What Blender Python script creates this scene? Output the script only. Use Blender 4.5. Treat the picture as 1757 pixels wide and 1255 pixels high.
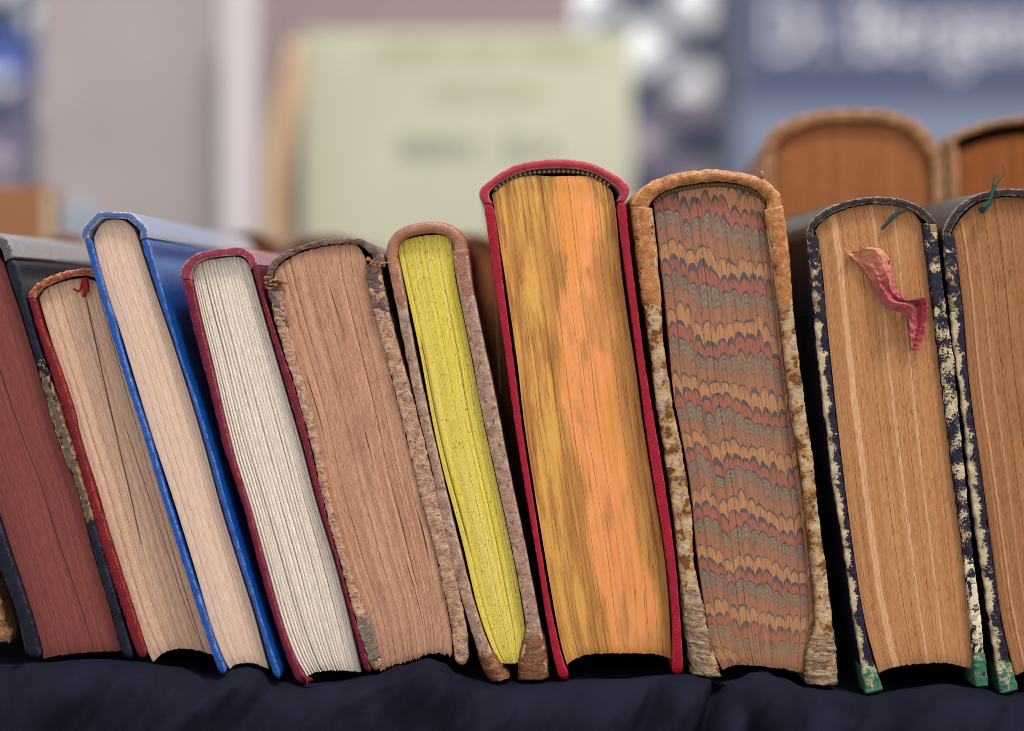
import bpy, math, random
from mathutils import Vector, noise as mn

for o in list(bpy.data.objects):
    bpy.data.objects.remove(o)
scene = bpy.context.scene
col = scene.collection

# ------------------------------------------------------------------ camera, sky, sun, exposure
S = 0.00016          # metres per photo pixel on the plane of the book ends
D = 0.42             # camera to that plane
CX, HY = 878.5, 510.0
cam_d = bpy.data.cameras.new("camera")
cam = bpy.data.objects.new("camera", cam_d)
col.objects.link(cam)
cam.location = (0, -D, 0)
cam.rotation_euler = (math.radians(90), 0, 0)
cam_d.sensor_width = 36
cam_d.lens = 36 * (D / S) / 1757.0
cam_d.shift_y = -(627.5 - HY) / 1757.0
cam_d.clip_start = 0.01
cam_d.clip_end = 500
cam_d.dof.use_dof = True
cam_d.dof.focus_distance = D + 0.002
cam_d.dof.aperture_fstop = 3.6
scene.camera = cam

SUN_EL, SUN_AZ = 64, 146      # azimuth measured clockwise from +Y (behind the books)
world = bpy.data.worlds.new("World")
scene.world = world
world.use_nodes = True
wn = world.node_tree
for n in list(wn.nodes):
    wn.nodes.remove(n)
sky = wn.nodes.new("ShaderNodeTexSky")
sky.sky_type = 'NISHITA'
sky.sun_disc = False
sky.sun_elevation = math.radians(SUN_EL)
sky.sun_rotation = math.radians(SUN_AZ)
sky.dust_density = 9.0
sky.air_density = 0.7
sky.ozone_density = 0.3
bg = wn.nodes.new("ShaderNodeBackground")
bg.inputs['Strength'].default_value = 0.15
wo = wn.nodes.new("ShaderNodeOutputWorld")
haze = wn.nodes.new("ShaderNodeHueSaturation")      # thin white overcast: the blue is mostly washed out
haze.inputs['Saturation'].default_value = 0.4
wn.links.new(sky.outputs[0], haze.inputs['Color'])
veil = wn.nodes.new("ShaderNodeMix")                # an even veil of bright cloud over the whole sky
veil.data_type = 'RGBA'
veil.inputs[0].default_value = 0.7
veil.inputs[7].default_value = (9.2, 9.1, 9.1, 1)
wn.links.new(haze.outputs[0], veil.inputs[6])
wn.links.new(veil.outputs[2], bg.inputs[0])
wn.links.new(bg.outputs[0], wo.inputs[0])

sun_d = bpy.data.lights.new("sun", 'SUN')
sun_d.energy = 2.7
sun_d.angle = math.radians(10)
sun_d.color = (1.0, 0.93, 0.83)
sun = bpy.data.objects.new("sun", sun_d)
col.objects.link(sun)
e, a = math.radians(SUN_EL), math.radians(SUN_AZ)
to_sun = Vector((math.sin(a) * math.cos(e), math.cos(a) * math.cos(e), math.sin(e)))
sun.rotation_euler = to_sun.to_track_quat('Z', 'Y').to_euler()

scene.view_settings.view_transform = 'Standard'
scene.view_settings.look = 'None'
scene.view_settings.exposure = -0.06
scene.view_settings.gamma = 1.0
scene.view_settings.use_curve_mapping = False
scene.render.engine = 'CYCLES'
scene.cycles.filter_width = 0.9

# ------------------------------------------------------------------ helpers
R = random.Random(7)


def P(px, py, y=0.0):
    """a point seen at photo pixel (px, py), standing y metres behind the book ends"""
    k = S * (D + y) / D
    return Vector(((px - CX) * k, y, (HY - py) * k))


def lin(r, g, b):
    def f(c):
        c /= 255.0
        return c / 12.92 if c <= 0.04045 else ((c + 0.055) / 1.055) ** 2.4
    return (f(r), f(g), f(b), 1.0)


def resample(pts, n, smooth=2):
    pts = [Vector((p[0], p[1])) for p in pts]
    L = [0.0]
    for i in range(1, len(pts)):
        L.append(L[-1] + (pts[i] - pts[i - 1]).length)
    # Catmull-Rom through the points, walked by length
    dense = []
    for i in range(len(pts) - 1):
        p0 = pts[max(i - 1, 0)]; p1 = pts[i]; p2 = pts[i + 1]; p3 = pts[min(i + 2, len(pts) - 1)]
        for k in range(14):
            t = k / 14
            q = 0.5 * ((2 * p1) + (p2 - p0) * t + (2 * p0 - 5 * p1 + 4 * p2 - p3) * t * t + (3 * p1 - p0 - 3 * p2 + p3) * t ** 3)
            dense.append(q)
    dense.append(pts[-1])
    L = [0.0]
    for i in range(1, len(dense)):
        L.append(L[-1] + (dense[i] - dense[i - 1]).length)
    out = []
    j = 0
    for i in range(n):
        s = L[-1] * i / (n - 1)
        while j < len(L) - 2 and L[j + 1] < s:
            j += 1
        f = 0 if L[j + 1] == L[j] else (s - L[j]) / (L[j + 1] - L[j])
        out.append(dense[j].lerp(dense[j + 1], min(max(f, 0), 1)))
    for _ in range(smooth):
        out = [out[0]] + [(out[i - 1] + out[i] * 2 + out[i + 1]) / 4 for i in range(1, n - 1)] + [out[-1]]
    return out


def at(poly, t):
    f = t * (len(poly) - 1)
    i = min(int(f), len(poly) - 2)
    return poly[i].lerp(poly[i + 1], f - i)


def interp(xs, x):
    for i in range(len(xs) - 1):
        if x <= xs[i + 1][0]:
            a, b = xs[i], xs[i + 1]
            f = (x - a[0]) / (b[0] - a[0])
            f = min(max(f, 0), 1)
            f = f * f * (3 - 2 * f)
            return a[1] + (b[1] - a[1]) * f
    return xs[-1][1]


def mesh_obj(name, verts, faces, mat, parent=None, attrs=None, smooth=True, base=None, mats=None, fmat=None):
    b = base if base is not None else Vector((0, 0, 0))
    me = bpy.data.meshes.new(name)
    me.from_pydata([tuple(Vector(v) - b) for v in verts], [], faces)
    if mats:
        for m in mats:
            me.materials.append(m)
    else:
        me.materials.append(mat)
    if fmat:
        me.polygons.foreach_set('material_index', fmat)
    if attrs:
        for k, vals in attrs.items():
            at_ = me.attributes.new(k, 'FLOAT', 'POINT')
            at_.data.foreach_set('value', vals)
    if smooth:
        me.polygons.foreach_set('use_smooth', [True] * len(me.polygons))
    me.update()
    o = bpy.data.objects.new(name, me)
    col.objects.link(o)
    if parent:
        o.parent = parent
    elif base is not None:
        o.location = b
    return o


def thing(name, label, cat, loc, group=None):
    o = bpy.data.objects.new(name, None)
    o.empty_display_size = 0.01
    col.objects.link(o)
    o.location = loc
    o['label'] = label
    o['category'] = cat
    if group:
        o['group'] = group
    return o


def tag(o, label, cat, group=None, kind=None):
    o['label'] = label
    o['category'] = cat
    if group:
        o['group'] = group
    if kind:
        o['kind'] = kind
    return o


# ------------------------------------------------------------------ node shorthand
class M:
    def __init__(s, name):
        s.m = bpy.data.materials.new(name)
        s.m.use_nodes = True
        s.t = s.m.node_tree
        for n in list(s.t.nodes):
            s.t.nodes.remove(n)
        s.o = s.t.nodes.new("ShaderNodeOutputMaterial")
        s.b = s.t.nodes.new("ShaderNodeBsdfPrincipled")
        s.t.links.new(s.b.outputs[0], s.o.inputs[0])
        s._mm = None

    def put(s, sock, v):
        if v is None:
            return
        if hasattr(v, 'is_output'):
            s.t.links.new(v, sock)
        else:
            if sock.type == 'RGBA' and not hasattr(v, '__len__'):
                v = (v, v, v, 1)
            sock.default_value = v

    def attr(s, name):
        n = s.t.nodes.new("ShaderNodeAttribute")
        n.attribute_name = name
        return n.outputs['Fac']

    def mm(s):
        """object position in millimetres"""
        if s._mm is None:
            c = s.t.nodes.new("ShaderNodeTexCoord")
            n = s.t.nodes.new("ShaderNodeVectorMath")
            n.operation = 'SCALE'
            s.t.links.new(c.outputs['Object'], n.inputs[0])
            n.inputs['Scale'].default_value = 1000
            s._mm = n.outputs[0]
        return s._mm

    def mul3(s, v, x, y, z):
        n = s.t.nodes.new("ShaderNodeVectorMath")
        n.operation = 'MULTIPLY'
        s.put(n.inputs[0], v)
        n.inputs[1].default_value = (x, y, z)
        return n.outputs[0]

    def vec(s, x, y, z=0.0):
        n = s.t.nodes.new("ShaderNodeCombineXYZ")
        for i, v in enumerate((x, y, z)):
            s.put(n.inputs[i], v)
        return n.outputs[0]

    def math(s, op, a, b=None, c=None, clamp=False):
        n = s.t.nodes.new("ShaderNodeMath")
        n.operation = op
        n.use_clamp = clamp
        s.put(n.inputs[0], a)
        s.put(n.inputs[1], b)
        s.put(n.inputs[2], c)
        return n.outputs[0]

    def noise(s, v, scale, detail=3, rough=0.55, dist=0.0, dim='3D'):
        n = s.t.nodes.new("ShaderNodeTexNoise")
        n.noise_dimensions = dim
        s.put(n.inputs['Vector'], v)
        n.inputs['Scale'].default_value = scale
        n.inputs['Detail'].default_value = detail
        n.inputs['Roughness'].default_value = rough
        n.inputs['Distortion'].default_value = dist
        return n.outputs[0]

    def voro(s, v, scale, feature='F1', out='Distance'):
        n = s.t.nodes.new("ShaderNodeTexVoronoi")
        n.feature = feature
        s.put(n.inputs['Vector'], v)
        n.inputs['Scale'].default_value = scale
        return n.outputs[out]

    def white(s, v):
        n = s.t.nodes.new("ShaderNodeTexWhiteNoise")
        n.noise_dimensions = '1D'
        s.put(n.inputs['W'], v)
        return n.outputs[0]

    def ramp(s, f, stops, interp='LINEAR'):
        n = s.t.nodes.new("ShaderNodeValToRGB")
        cr = n.color_ramp
        cr.interpolation = interp
        while len(cr.elements) < len(stops):
            cr.elements.new(0.5)
        for el, (p, c) in zip(cr.elements, stops):
            el.position = p
        for el, (p, c) in zip(cr.elements, stops):
            el.position = p
            el.color = c if hasattr(c, '__len__') else (c, c, c, 1)
        s.put(n.inputs[0], f)
        return n.outputs[0]

    def step(s, f, lo, hi):
        n = s.t.nodes.new("ShaderNodeMapRange")
        n.interpolation_type = 'SMOOTHSTEP'
        s.put(n.inputs[0], f)
        n.inputs[1].default_value = lo
        n.inputs[2].default_value = hi
        return n.outputs[0]

    def mix(s, f, a, b, blend='MIX'):
        n = s.t.nodes.new("ShaderNodeMix")
        n.data_type = 'RGBA'
        n.blend_type = blend
        s.put(n.inputs[0], f)
        s.put(n.inputs[6], a)
        s.put(n.inputs[7], b)
        return n.outputs[2]

    def bump(s, h, dist, strength=1.0, normal=None):
        n = s.t.nodes.new("ShaderNodeBump")
        n.inputs['Strength'].default_value = strength
        n.inputs['Distance'].default_value = dist
        s.put(n.inputs['Height'], h)
        if normal is not None:
            s.put(n.inputs['Normal'], normal)
        return n.outputs[0]

    def out(s, base, rough=0.6, metal=0.0, normal=None, spec=0.5, sheen=0.0):
        s.put(s.b.inputs['Base Color'], base)
        s.put(s.b.inputs['Roughness'], rough)
        s.put(s.b.inputs['Metallic'], metal)
        s.put(s.b.inputs['Normal'], normal)
        s.put(s.b.inputs['Specular IOR Level'], spec)
        if sheen:
            s.b.inputs['Sheen Weight'].default_value = sheen
        return s.m


def flat(name, c, rough=0.6, var=0.12, scale=0.15, spec=0.5):
    m = M(name)
    f = m.noise(m.mm(), scale, 4)
    return m.out(m.mix(f, tuple(x * (1 - var) for x in c[:3]) + (1,), tuple(min(1, x * (1 + var)) for x in c[:3]) + (1,)), rough, spec=spec)


# ------------------------------------------------------------------ page edge materials
def page_mat(name, base, dark, light=None, streak=0.5, spots=0.0, spot_col=None, stain=0.25, stripes=None,
             specks=0.0, speck_col=None, cracks=None, rough=0.8, line_scale=60, line_dark=0.45, fibre_k=0.34, dash=0.0, dash_col=None):
    """the trimmed edges of a stack of leaves: lines run along the leaves, colour drifts between leaves"""
    m = M(name)
    u, v, lf, se = m.attr('bu'), m.attr('bv'), m.attr('leaf'), m.attr('sec')
    wob = m.math('MULTIPLY', m.math('SUBTRACT', m.noise(m.vec(m.math('MULTIPLY', u, 4), m.math('MULTIPLY', v, 3)), 1.0, 2), 0.5), 0.006)
    uw = m.math('ADD', u, wob)
    fine = m.noise(m.vec(m.math('MULTIPLY', uw, line_scale), m.math('MULTIPLY', v, 2.2)), 1.0, 3, 0.65)
    broad = m.noise(m.vec(m.math('MULTIPLY', uw, 26), m.math('MULTIPLY', v, 2.2)), 1.0, 4, 0.55)
    fibre = m.noise(m.vec(m.math('MULTIPLY', uw, 70), m.math('MULTIPLY', v, 60)), 1.0, 4, 0.7)
    c = m.mix(m.step(broad, 0.3, 0.7), base, light or base)
    c = m.mix(m.math('MULTIPLY', m.step(fine, 0.52, 0.66), line_dark), c, dark)
    c = m.mix(m.math('MULTIPLY', m.step(lf, 0.55, 1.0), streak * 0.5), c, dark)
    c = m.mix(m.math('MULTIPLY', m.step(fibre, 0.54, 0.74), fibre_k), c, dark)
    c = m.mix(m.math('MULTIPLY', m.step(fibre, 0.46, 0.3), 0.2), c, light or base)
    if stain:
        st = m.noise(m.vec(m.math('MULTIPLY', u, 3.2), m.math('MULTIPLY', v, 7)), 1.0, 5, 0.6, 0.6)
        c = m.mix(m.math('MULTIPLY', m.step(st, 0.48, 0.75), stain), c, dark)
    if stripes:                       # leaves of another paper: (u, half width, colour, strength)
        for (su, hw, sc, k) in stripes:
            jag = m.math('MULTIPLY', m.math('SUBTRACT', m.noise(m.vec(m.math('MULTIPLY', u, 5), m.math('MULTIPLY', v, 14)), 1.0, 4), 0.5), hw * 1.6)
            d = m.math('ABSOLUTE', m.math('SUBTRACT', m.math('ADD', u, jag), su))
            mk = m.math('SUBTRACT', 1.0, m.step(d, hw * 0.6, hw * 1.25))
            mk = m.math('MULTIPLY', mk, m.step(fine, 0.25, 0.5))
            c = m.mix(m.math('MULTIPLY', mk, k), c, sc)
    if cracks:                        # dark openings between leaves: (u at top, u at bottom, v0, v1)
        for (u0, u1, v0, v1, w) in cracks:
            line = m.math('ADD', m.math('MULTIPLY', v, u1 - u0), u0)
            d = m.math('ABSOLUTE', m.math('SUBTRACT', uw, line))
            mk = m.math('SUBTRACT', 1.0, m.step(d, w * 0.4, w))
            vm = m.math('MULTIPLY', m.step(v, v0, v0 + 0.04), m.math('SUBTRACT', 1.0, m.step(v, v1 - 0.08, v1)))
            c = m.mix(m.math('MULTIPLY', m.math('MULTIPLY', mk, vm), 0.85), c, tuple(x * 0.18 for x in dark[:3]) + (1,))
    if spots:
        sp = m.noise(m.vec(m.math('MULTIPLY', u, 7), m.math('MULTIPLY', v, 22)), 1.0, 5, 0.7)
        c = m.mix(m.math('MULTIPLY', m.step(sp, 0.62, 0.72), spots), c, spot_col)
    if dash:                          # short brown ticks along the leaves
        ds = m.noise(m.vec(m.math('MULTIPLY', u, 44), m.math('MULTIPLY', v, 26)), 1.0, 4, 0.75)
        gt = m.noise(m.vec(m.math('MULTIPLY', u, 5), m.math('MULTIPLY', v, 9)), 1.0, 3, 0.6)
        c = m.mix(m.math('MULTIPLY', m.step(m.math('ADD', m.math('MULTIPLY', ds, 0.7), m.math('MULTIPLY', gt, 0.3)), 0.565, 0.62), dash), c, dash_col)
    if specks:
        sk = m.noise(m.vec(m.math('MULTIPLY', u, 30), m.math('MULTIPLY', v, 110)), 1.0, 3, 0.6, 0.4)
        c = m.mix(m.math('MULTIPLY', m.step(sk, 0.63, 0.66), specks), c, speck_col)
    grit = m.noise(m.vec(m.math('MULTIPLY', uw, 85), m.math('MULTIPLY', v, 42)), 1.0, 3, 0.7)
    c = m.mix(0.5, c, m.mix(m.step(grit, 0.3, 0.7), (0.62, 0.6, 0.58, 1), (1.32, 1.3, 1.28, 1)), 'MULTIPLY')
    h = m.math('ADD', m.math('MULTIPLY', fine, 0.7), m.math('MULTIPLY', fibre, 0.5))
    return m.out(c, rough, normal=m.bump(h, 0.0002, 0.7), spec=0.25)


def gilt_mat():
    m = M("worn gilt page edge")
    u, v, lf = m.attr('bu'), m.attr('bv'), m.attr('leaf')
    # hand-laid leaf: yellow gold, and rubbed brown where the gold has gone
    w = m.noise(m.vec(m.math('MULTIPLY', u, 16), m.math('MULTIPLY', v, 3.6)), 1.0, 7, 0.7)
    w2 = m.noise(m.vec(m.math('MULTIPLY', u, 38), m.math('MULTIPLY', v, 6)), 1.0, 5, 0.75)
    fine = m.noise(m.vec(m.math('MULTIPLY', u, 75), m.math('MULTIPLY', v, 3)), 1.0, 4, 0.7)
    big = m.noise(m.vec(m.math('MULTIPLY', u, 4.5), m.math('ADD', m.math('MULTIPLY', v, 4.2), 3.3)), 1.0, 4, 0.55)
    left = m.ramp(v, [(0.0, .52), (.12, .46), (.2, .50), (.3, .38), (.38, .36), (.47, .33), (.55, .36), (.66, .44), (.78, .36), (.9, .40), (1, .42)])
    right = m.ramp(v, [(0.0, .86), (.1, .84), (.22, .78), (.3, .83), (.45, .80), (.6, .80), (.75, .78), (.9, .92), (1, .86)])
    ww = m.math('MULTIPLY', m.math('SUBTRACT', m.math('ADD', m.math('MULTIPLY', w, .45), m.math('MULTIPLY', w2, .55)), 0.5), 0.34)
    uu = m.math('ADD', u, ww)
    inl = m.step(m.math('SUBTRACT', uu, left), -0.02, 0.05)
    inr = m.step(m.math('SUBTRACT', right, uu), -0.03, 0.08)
    warm_refl = m.math('MULTIPLY', inl, inr)  # orange reflection in the gilt, painted into the colour as a copper zone
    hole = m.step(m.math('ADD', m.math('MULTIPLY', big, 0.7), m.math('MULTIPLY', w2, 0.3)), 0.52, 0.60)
    warm_refl = m.math('MULTIPLY', warm_refl, m.math('SUBTRACT', 1.0, m.math('MULTIPLY', hole, 0.8)))
    goldy = m.math('MULTIPLY', m.step(m.math('ADD', m.math('MULTIPLY', w, 0.5), m.math('MULTIPLY', big, 0.5)), 0.45, 0.57),
                   m.math('SUBTRACT', 1.0, m.step(uu, 0.24, 0.42)))
    topg = m.math('MULTIPLY', m.math('SUBTRACT', 1.0, m.step(v, 0.06, 0.2)), m.step(w, 0.42, 0.6))
    goldy = m.math('MAXIMUM', goldy, topg)
    c = m.mix(m.step(w2, 0.3, 0.7), lin(148, 98, 46), lin(190, 134, 70))
    c = m.mix(goldy, c, m.mix(w2, lin(216, 154, 70), lin(244, 194, 108)))
    refl_col = m.mix(m.step(w2, 0.35, 0.65), lin(248, 152, 98), lin(250, 176, 114))
    refl_col = m.mix(m.step(big, 0.3, 0.62), lin(232, 156, 82), refl_col)
    c = m.mix(warm_refl, c, refl_col)
    scf = m.noise(m.vec(m.math('MULTIPLY', u, 22), m.math('ADD', m.math('MULTIPLY', v, 7), 9.1)), 1.0, 6, 0.75)
    edg = m.math('MULTIPLY', m.step(u, 0.72, 0.95), 0.10)
    c = m.mix(m.math('MULTIPLY', m.step(m.math('ADD', scf, edg), 0.60, 0.68), 0.6), c, lin(112, 68, 32))
    c = m.mix(m.math('MULTIPLY', m.step(fine, 0.52, 0.66), 0.42), c, lin(110, 62, 26))
    c = m.mix(m.math('MULTIPLY', m.step(fine, 0.35, 0.2), 0.25), c, lin(248, 205, 130))
    metal = m.math('ADD', m.math('MULTIPLY', m.math('MAXIMUM', warm_refl, goldy), 0.5), 0.2)
    rough = m.math('SUBTRACT', 0.5, m.math('MULTIPLY', m.math('MAXIMUM', warm_refl, goldy), 0.2))
    return m.out(c, rough, metal, normal=m.bump(m.math('ADD', fine, m.math('MULTIPLY', w2, 0.6)), 0.00025, 0.7), spec=0.4)


def marbled_mat():
    m = M("comb marbled page edge")
    u, v = m.attr('bu'), m.attr('bv')
    w = m.noise(m.vec(m.math('MULTIPLY', u, 3), m.math('MULTIPLY', v, 5)), 1.0, 3)
    wu = m.noise(m.vec(m.math('MULTIPLY', u, 6), 0.3), 1.0, 1)
    wu2 = m.noise(m.vec(m.math('MULTIPLY', v, 4), m.math('MULTIPLY', u, 2)), 1.0, 2)
    cc = m.math('ADD', m.math('MULTIPLY', u, 12.6), m.math('ADD', m.math('MULTIPLY', wu, 1.6), m.math('MULTIPLY', wu2, 0.5)))
    fr = m.math('FRACT', cc)
    ci = m.math('FLOOR', cc)
    k = m.math('SUBTRACT', m.math('MULTIPLY', fr, 2.0), 1.0)
    sc = m.math('SUBTRACT', 1.0, m.math('SQRT', m.math('MAXIMUM', m.math('SUBTRACT', 1.0, m.math('MULTIPLY', k, k)), 0.0)))
    sag = m.math('MULTIPLY', m.math('SINE', m.math('MULTIPLY', u, 2.31)), 2.0)
    jit = m.math('MULTIPLY', m.white(ci), 0.5)
    fibre = m.noise(m.vec(m.math('MULTIPLY', u, 70), m.math('MULTIPLY', v, 9)), 1.0, 4, 0.7)
    vv = m.math('SUBTRACT', m.math('ADD', m.math('MULTIPLY', v, 26.0), m.math('MULTIPLY', m.math('MULTIPLY', v, v), 6.0)), sag)
    vv = m.math('SUBTRACT', vv, m.math('MULTIPLY', sc, 0.62))
    vv = m.math('ADD', vv, jit)
    vv = m.math('ADD', vv, m.math('MULTIPLY', w, 3.4))
    vv = m.math('ADD', vv, m.math('MULTIPLY', fibre, 0.16))
    vv = m.math('ADD', vv, 40.0)
    row = m.math('FLOOR', vv)
    ph = m.math('FRACT', vv)
    # four combed rows make one repeat: tan, red under a heavy blue cap, grey with fine arcs, red
    idx = m.math('MODULO', row, 4.0)
    blue, red, tan = lin(34, 58, 74), lin(144, 80, 70), lin(166, 118, 82)
    grey = lin(124, 106, 88)
    is1 = m.math('COMPARE', idx, 1.0, 0.1)
    is2 = m.math('COMPARE', idx, 2.0, 0.1)
    is3 = m.math('COMPARE', idx, 3.0, 0.1)
    c = m.mix(is1, tan, red)
    c = m.mix(is2, c, grey)
    c = m.mix(is3, c, lin(142, 94, 76))
    lines = m.math('SINE', m.math('MULTIPLY', ph, 18.8))
    c = m.mix(m.math('MULTIPLY', is2, m.math('MULTIPLY', m.step(lines, -0.1, 0.5), 0.8)), c, lin(78, 88, 88))
    cap = m.math('ADD', 0.17, m.math('MULTIPLY', is1, 0.16))
    cap = m.math('ADD', cap, m.math('MULTIPLY', m.math('SUBTRACT', m.white(m.math('ADD', m.math('MULTIPLY', ci, 7.3), row)), 0.5), 0.14))
    capm = m.math('SUBTRACT', 1.0, m.step(m.math('SUBTRACT', ph, cap), -0.04, 0.04))
    capm = m.math('MULTIPLY', capm, m.math('SUBTRACT', 1.0, m.math('MULTIPLY', is3, 0.5)))
    c = m.mix(m.math('MULTIPLY', capm, 0.92), c, blue)
    edge = m.step(m.math('ABSOLUTE', k), 0.86, 1.0)
    c = m.mix(m.math('MULTIPLY', edge, 0.45), c, lin(118, 84, 62))
    fade = m.noise(m.vec(m.math('MULTIPLY', u, 10), m.math('MULTIPLY', v, 6)), 1.0, 5, 0.65)
    fade = m.math('ADD', m.math('MULTIPLY', m.step(fade, 0.46, 0.8), 0.45), m.math('MULTIPLY', m.step(v, 0.86, 1.0), 0.35))
    c = m.mix(m.math('ADD', 0.14, fade, clamp=True), c, tan)
    c = m.mix(m.math('MULTIPLY', m.step(fibre, 0.48, 0.66), 0.55), c, lin(98, 70, 56))
    return m.out(c, 0.7, normal=m.bump(fibre, 0.0003, 0.7), spec=0.3)


# ------------------------------------------------------------------ cover materials
def cloth_mat(name, base, light, worn, wear=0.5, rough=0.6, grain=2.6, spec=0.4, scuff=0.3, sheen=0.0):
    m = M(name)
    p = m.mm()
    fr, rc = m.attr('front'), m.attr('ringc')
    weave = m.voro(p, grain)
    w = m.noise(p, 0.35, 5, 0.65)
    w2 = m.noise(p, 1.6, 4, 0.65)
    c = m.mix(m.step(w, 0.35, 0.7), base, light)
    c = m.mix(m.math('MULTIPLY', m.step(weave, 0.25, 0.6), 0.35), c, tuple(x * 0.45 for x in base[:3]) + (1,))
    edge = m.math('MULTIPLY', fr, m.step(m.math('ABSOLUTE', rc), 0.35, 0.95))
    mk = m.step(m.math('ADD', m.math('MULTIPLY', edge, 0.22), m.math('ADD', m.math('MULTIPLY', w2, 0.6), m.math('MULTIPLY', w, 0.4))), 0.66, 0.76)
    c = m.mix(m.math('MULTIPLY', mk, wear), c, worn)
    mk2 = m.math('MULTIPLY', m.step(w2, 0.58, 0.75), m.math('MULTIPLY', fr, scuff))
    c = m.mix(mk2, c, worn)
    return m.out(c, rough, normal=m.bump(m.math('ADD', m.math('MULTIPLY', weave, -0.6), w2), 0.00022, 0.7), spec=spec * 0.6, sheen=sheen)


def leather_mat(name, cols, rough=0.45, scale=0.5, spec=0.5, bump=0.0004, wear=None, wear_amt=0.4, dark=None, sheen=0.0):
    m = M(name)
    p = m.mm()
    fr, rc = m.attr('front'), m.attr('ringc')
    n1 = m.noise(p, scale, 6, 0.65, 0.4)
    n2 = m.noise(p, scale * 4.5, 4, 0.6)
    k = len(cols)
    c = m.ramp(m.math('ADD', m.math('MULTIPLY', n1, 0.7), m.math('MULTIPLY', n2, 0.3)),
               [(0.30 + 0.4 * i / (k - 1), cc) for i, cc in enumerate(cols)])
    if dark:
        d = m.noise(p, scale * 1.9, 4, 0.6)
        c = m.mix(m.math('MULTIPLY', m.step(d, 0.55, 0.64), 0.8), c, dark)
    if wear:
        edge = m.math('MULTIPLY', fr, m.step(m.math('ABSOLUTE', rc), 0.3, 0.9))
        mk = m.step(m.math('ADD', m.math('MULTIPLY', edge, 0.2), m.math('ADD', m.math('MULTIPLY', n2, 0.5), m.math('MULTIPLY', n1, 0.5))), 0.62, 0.72)
        c = m.mix(m.math('MULTIPLY', mk, wear_amt), c, wear)
    grain = m.voro(p, 1.7)
    h = m.math('ADD', m.math('ADD', n1, m.math('MULTIPLY', n2, 0.6)), m.math('MULTIPLY', grain, 0.35))
    r = m.math('ADD', rough - 0.08, m.math('MULTIPLY', n2, 0.2))
    return m.out(c, r, normal=m.bump(h, bump, 0.8), spec=spec, sheen=sheen)


def flaked_mat(name, paint, under, under2, bias=0.0, side=0.25, scale=0.8, rough=0.6, extra=None):
    """paint flaked from the board edge: patches of paint over pale board"""
    m = M(name)
    p = m.mm()
    rc, frn = m.attr('ringc'), m.attr('front')
    n1 = m.noise(p, scale, 6, 0.7, 0.3)
    n2 = m.noise(p, 0.22, 3, 0.5)
    n3 = m.noise(p, 2.2, 4, 0.6)
    f = m.math('ADD', m.math('ADD', m.math('MULTIPLY', n1, 0.75), m.math('MULTIPLY', n2, 0.75)), m.math('MULTIPLY', rc, side))
    f = m.math('ADD', f, m.math('MULTIPLY', m.math('SUBTRACT', 1.0, frn), 0.5))
    mk = m.step(f, 0.75 - bias, 0.79 - bias)
    u = m.mix(m.step(n2, 0.4, 0.6), under, under2)
    u = m.mix(m.math('MULTIPLY', m.step(n3, 0.5, 0.7), 0.5), u, tuple(x * 0.45 for x in under2[:3]) + (1,))
    if extra:
        u = m.mix(m.step(m.noise(p, 0.5, 4, 0.6), 0.52, 0.6), u, extra)
    c = m.mix(mk, u, m.mix(n3, paint, tuple(x * 1.7 for x in paint[:3]) + (1,)))
    h = m.math('ADD', m.math('MULTIPLY', mk, 0.6), n3)
    return m.out(c, rough, normal=m.bump(h, 0.0003, 0.8), spec=0.18)


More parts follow.
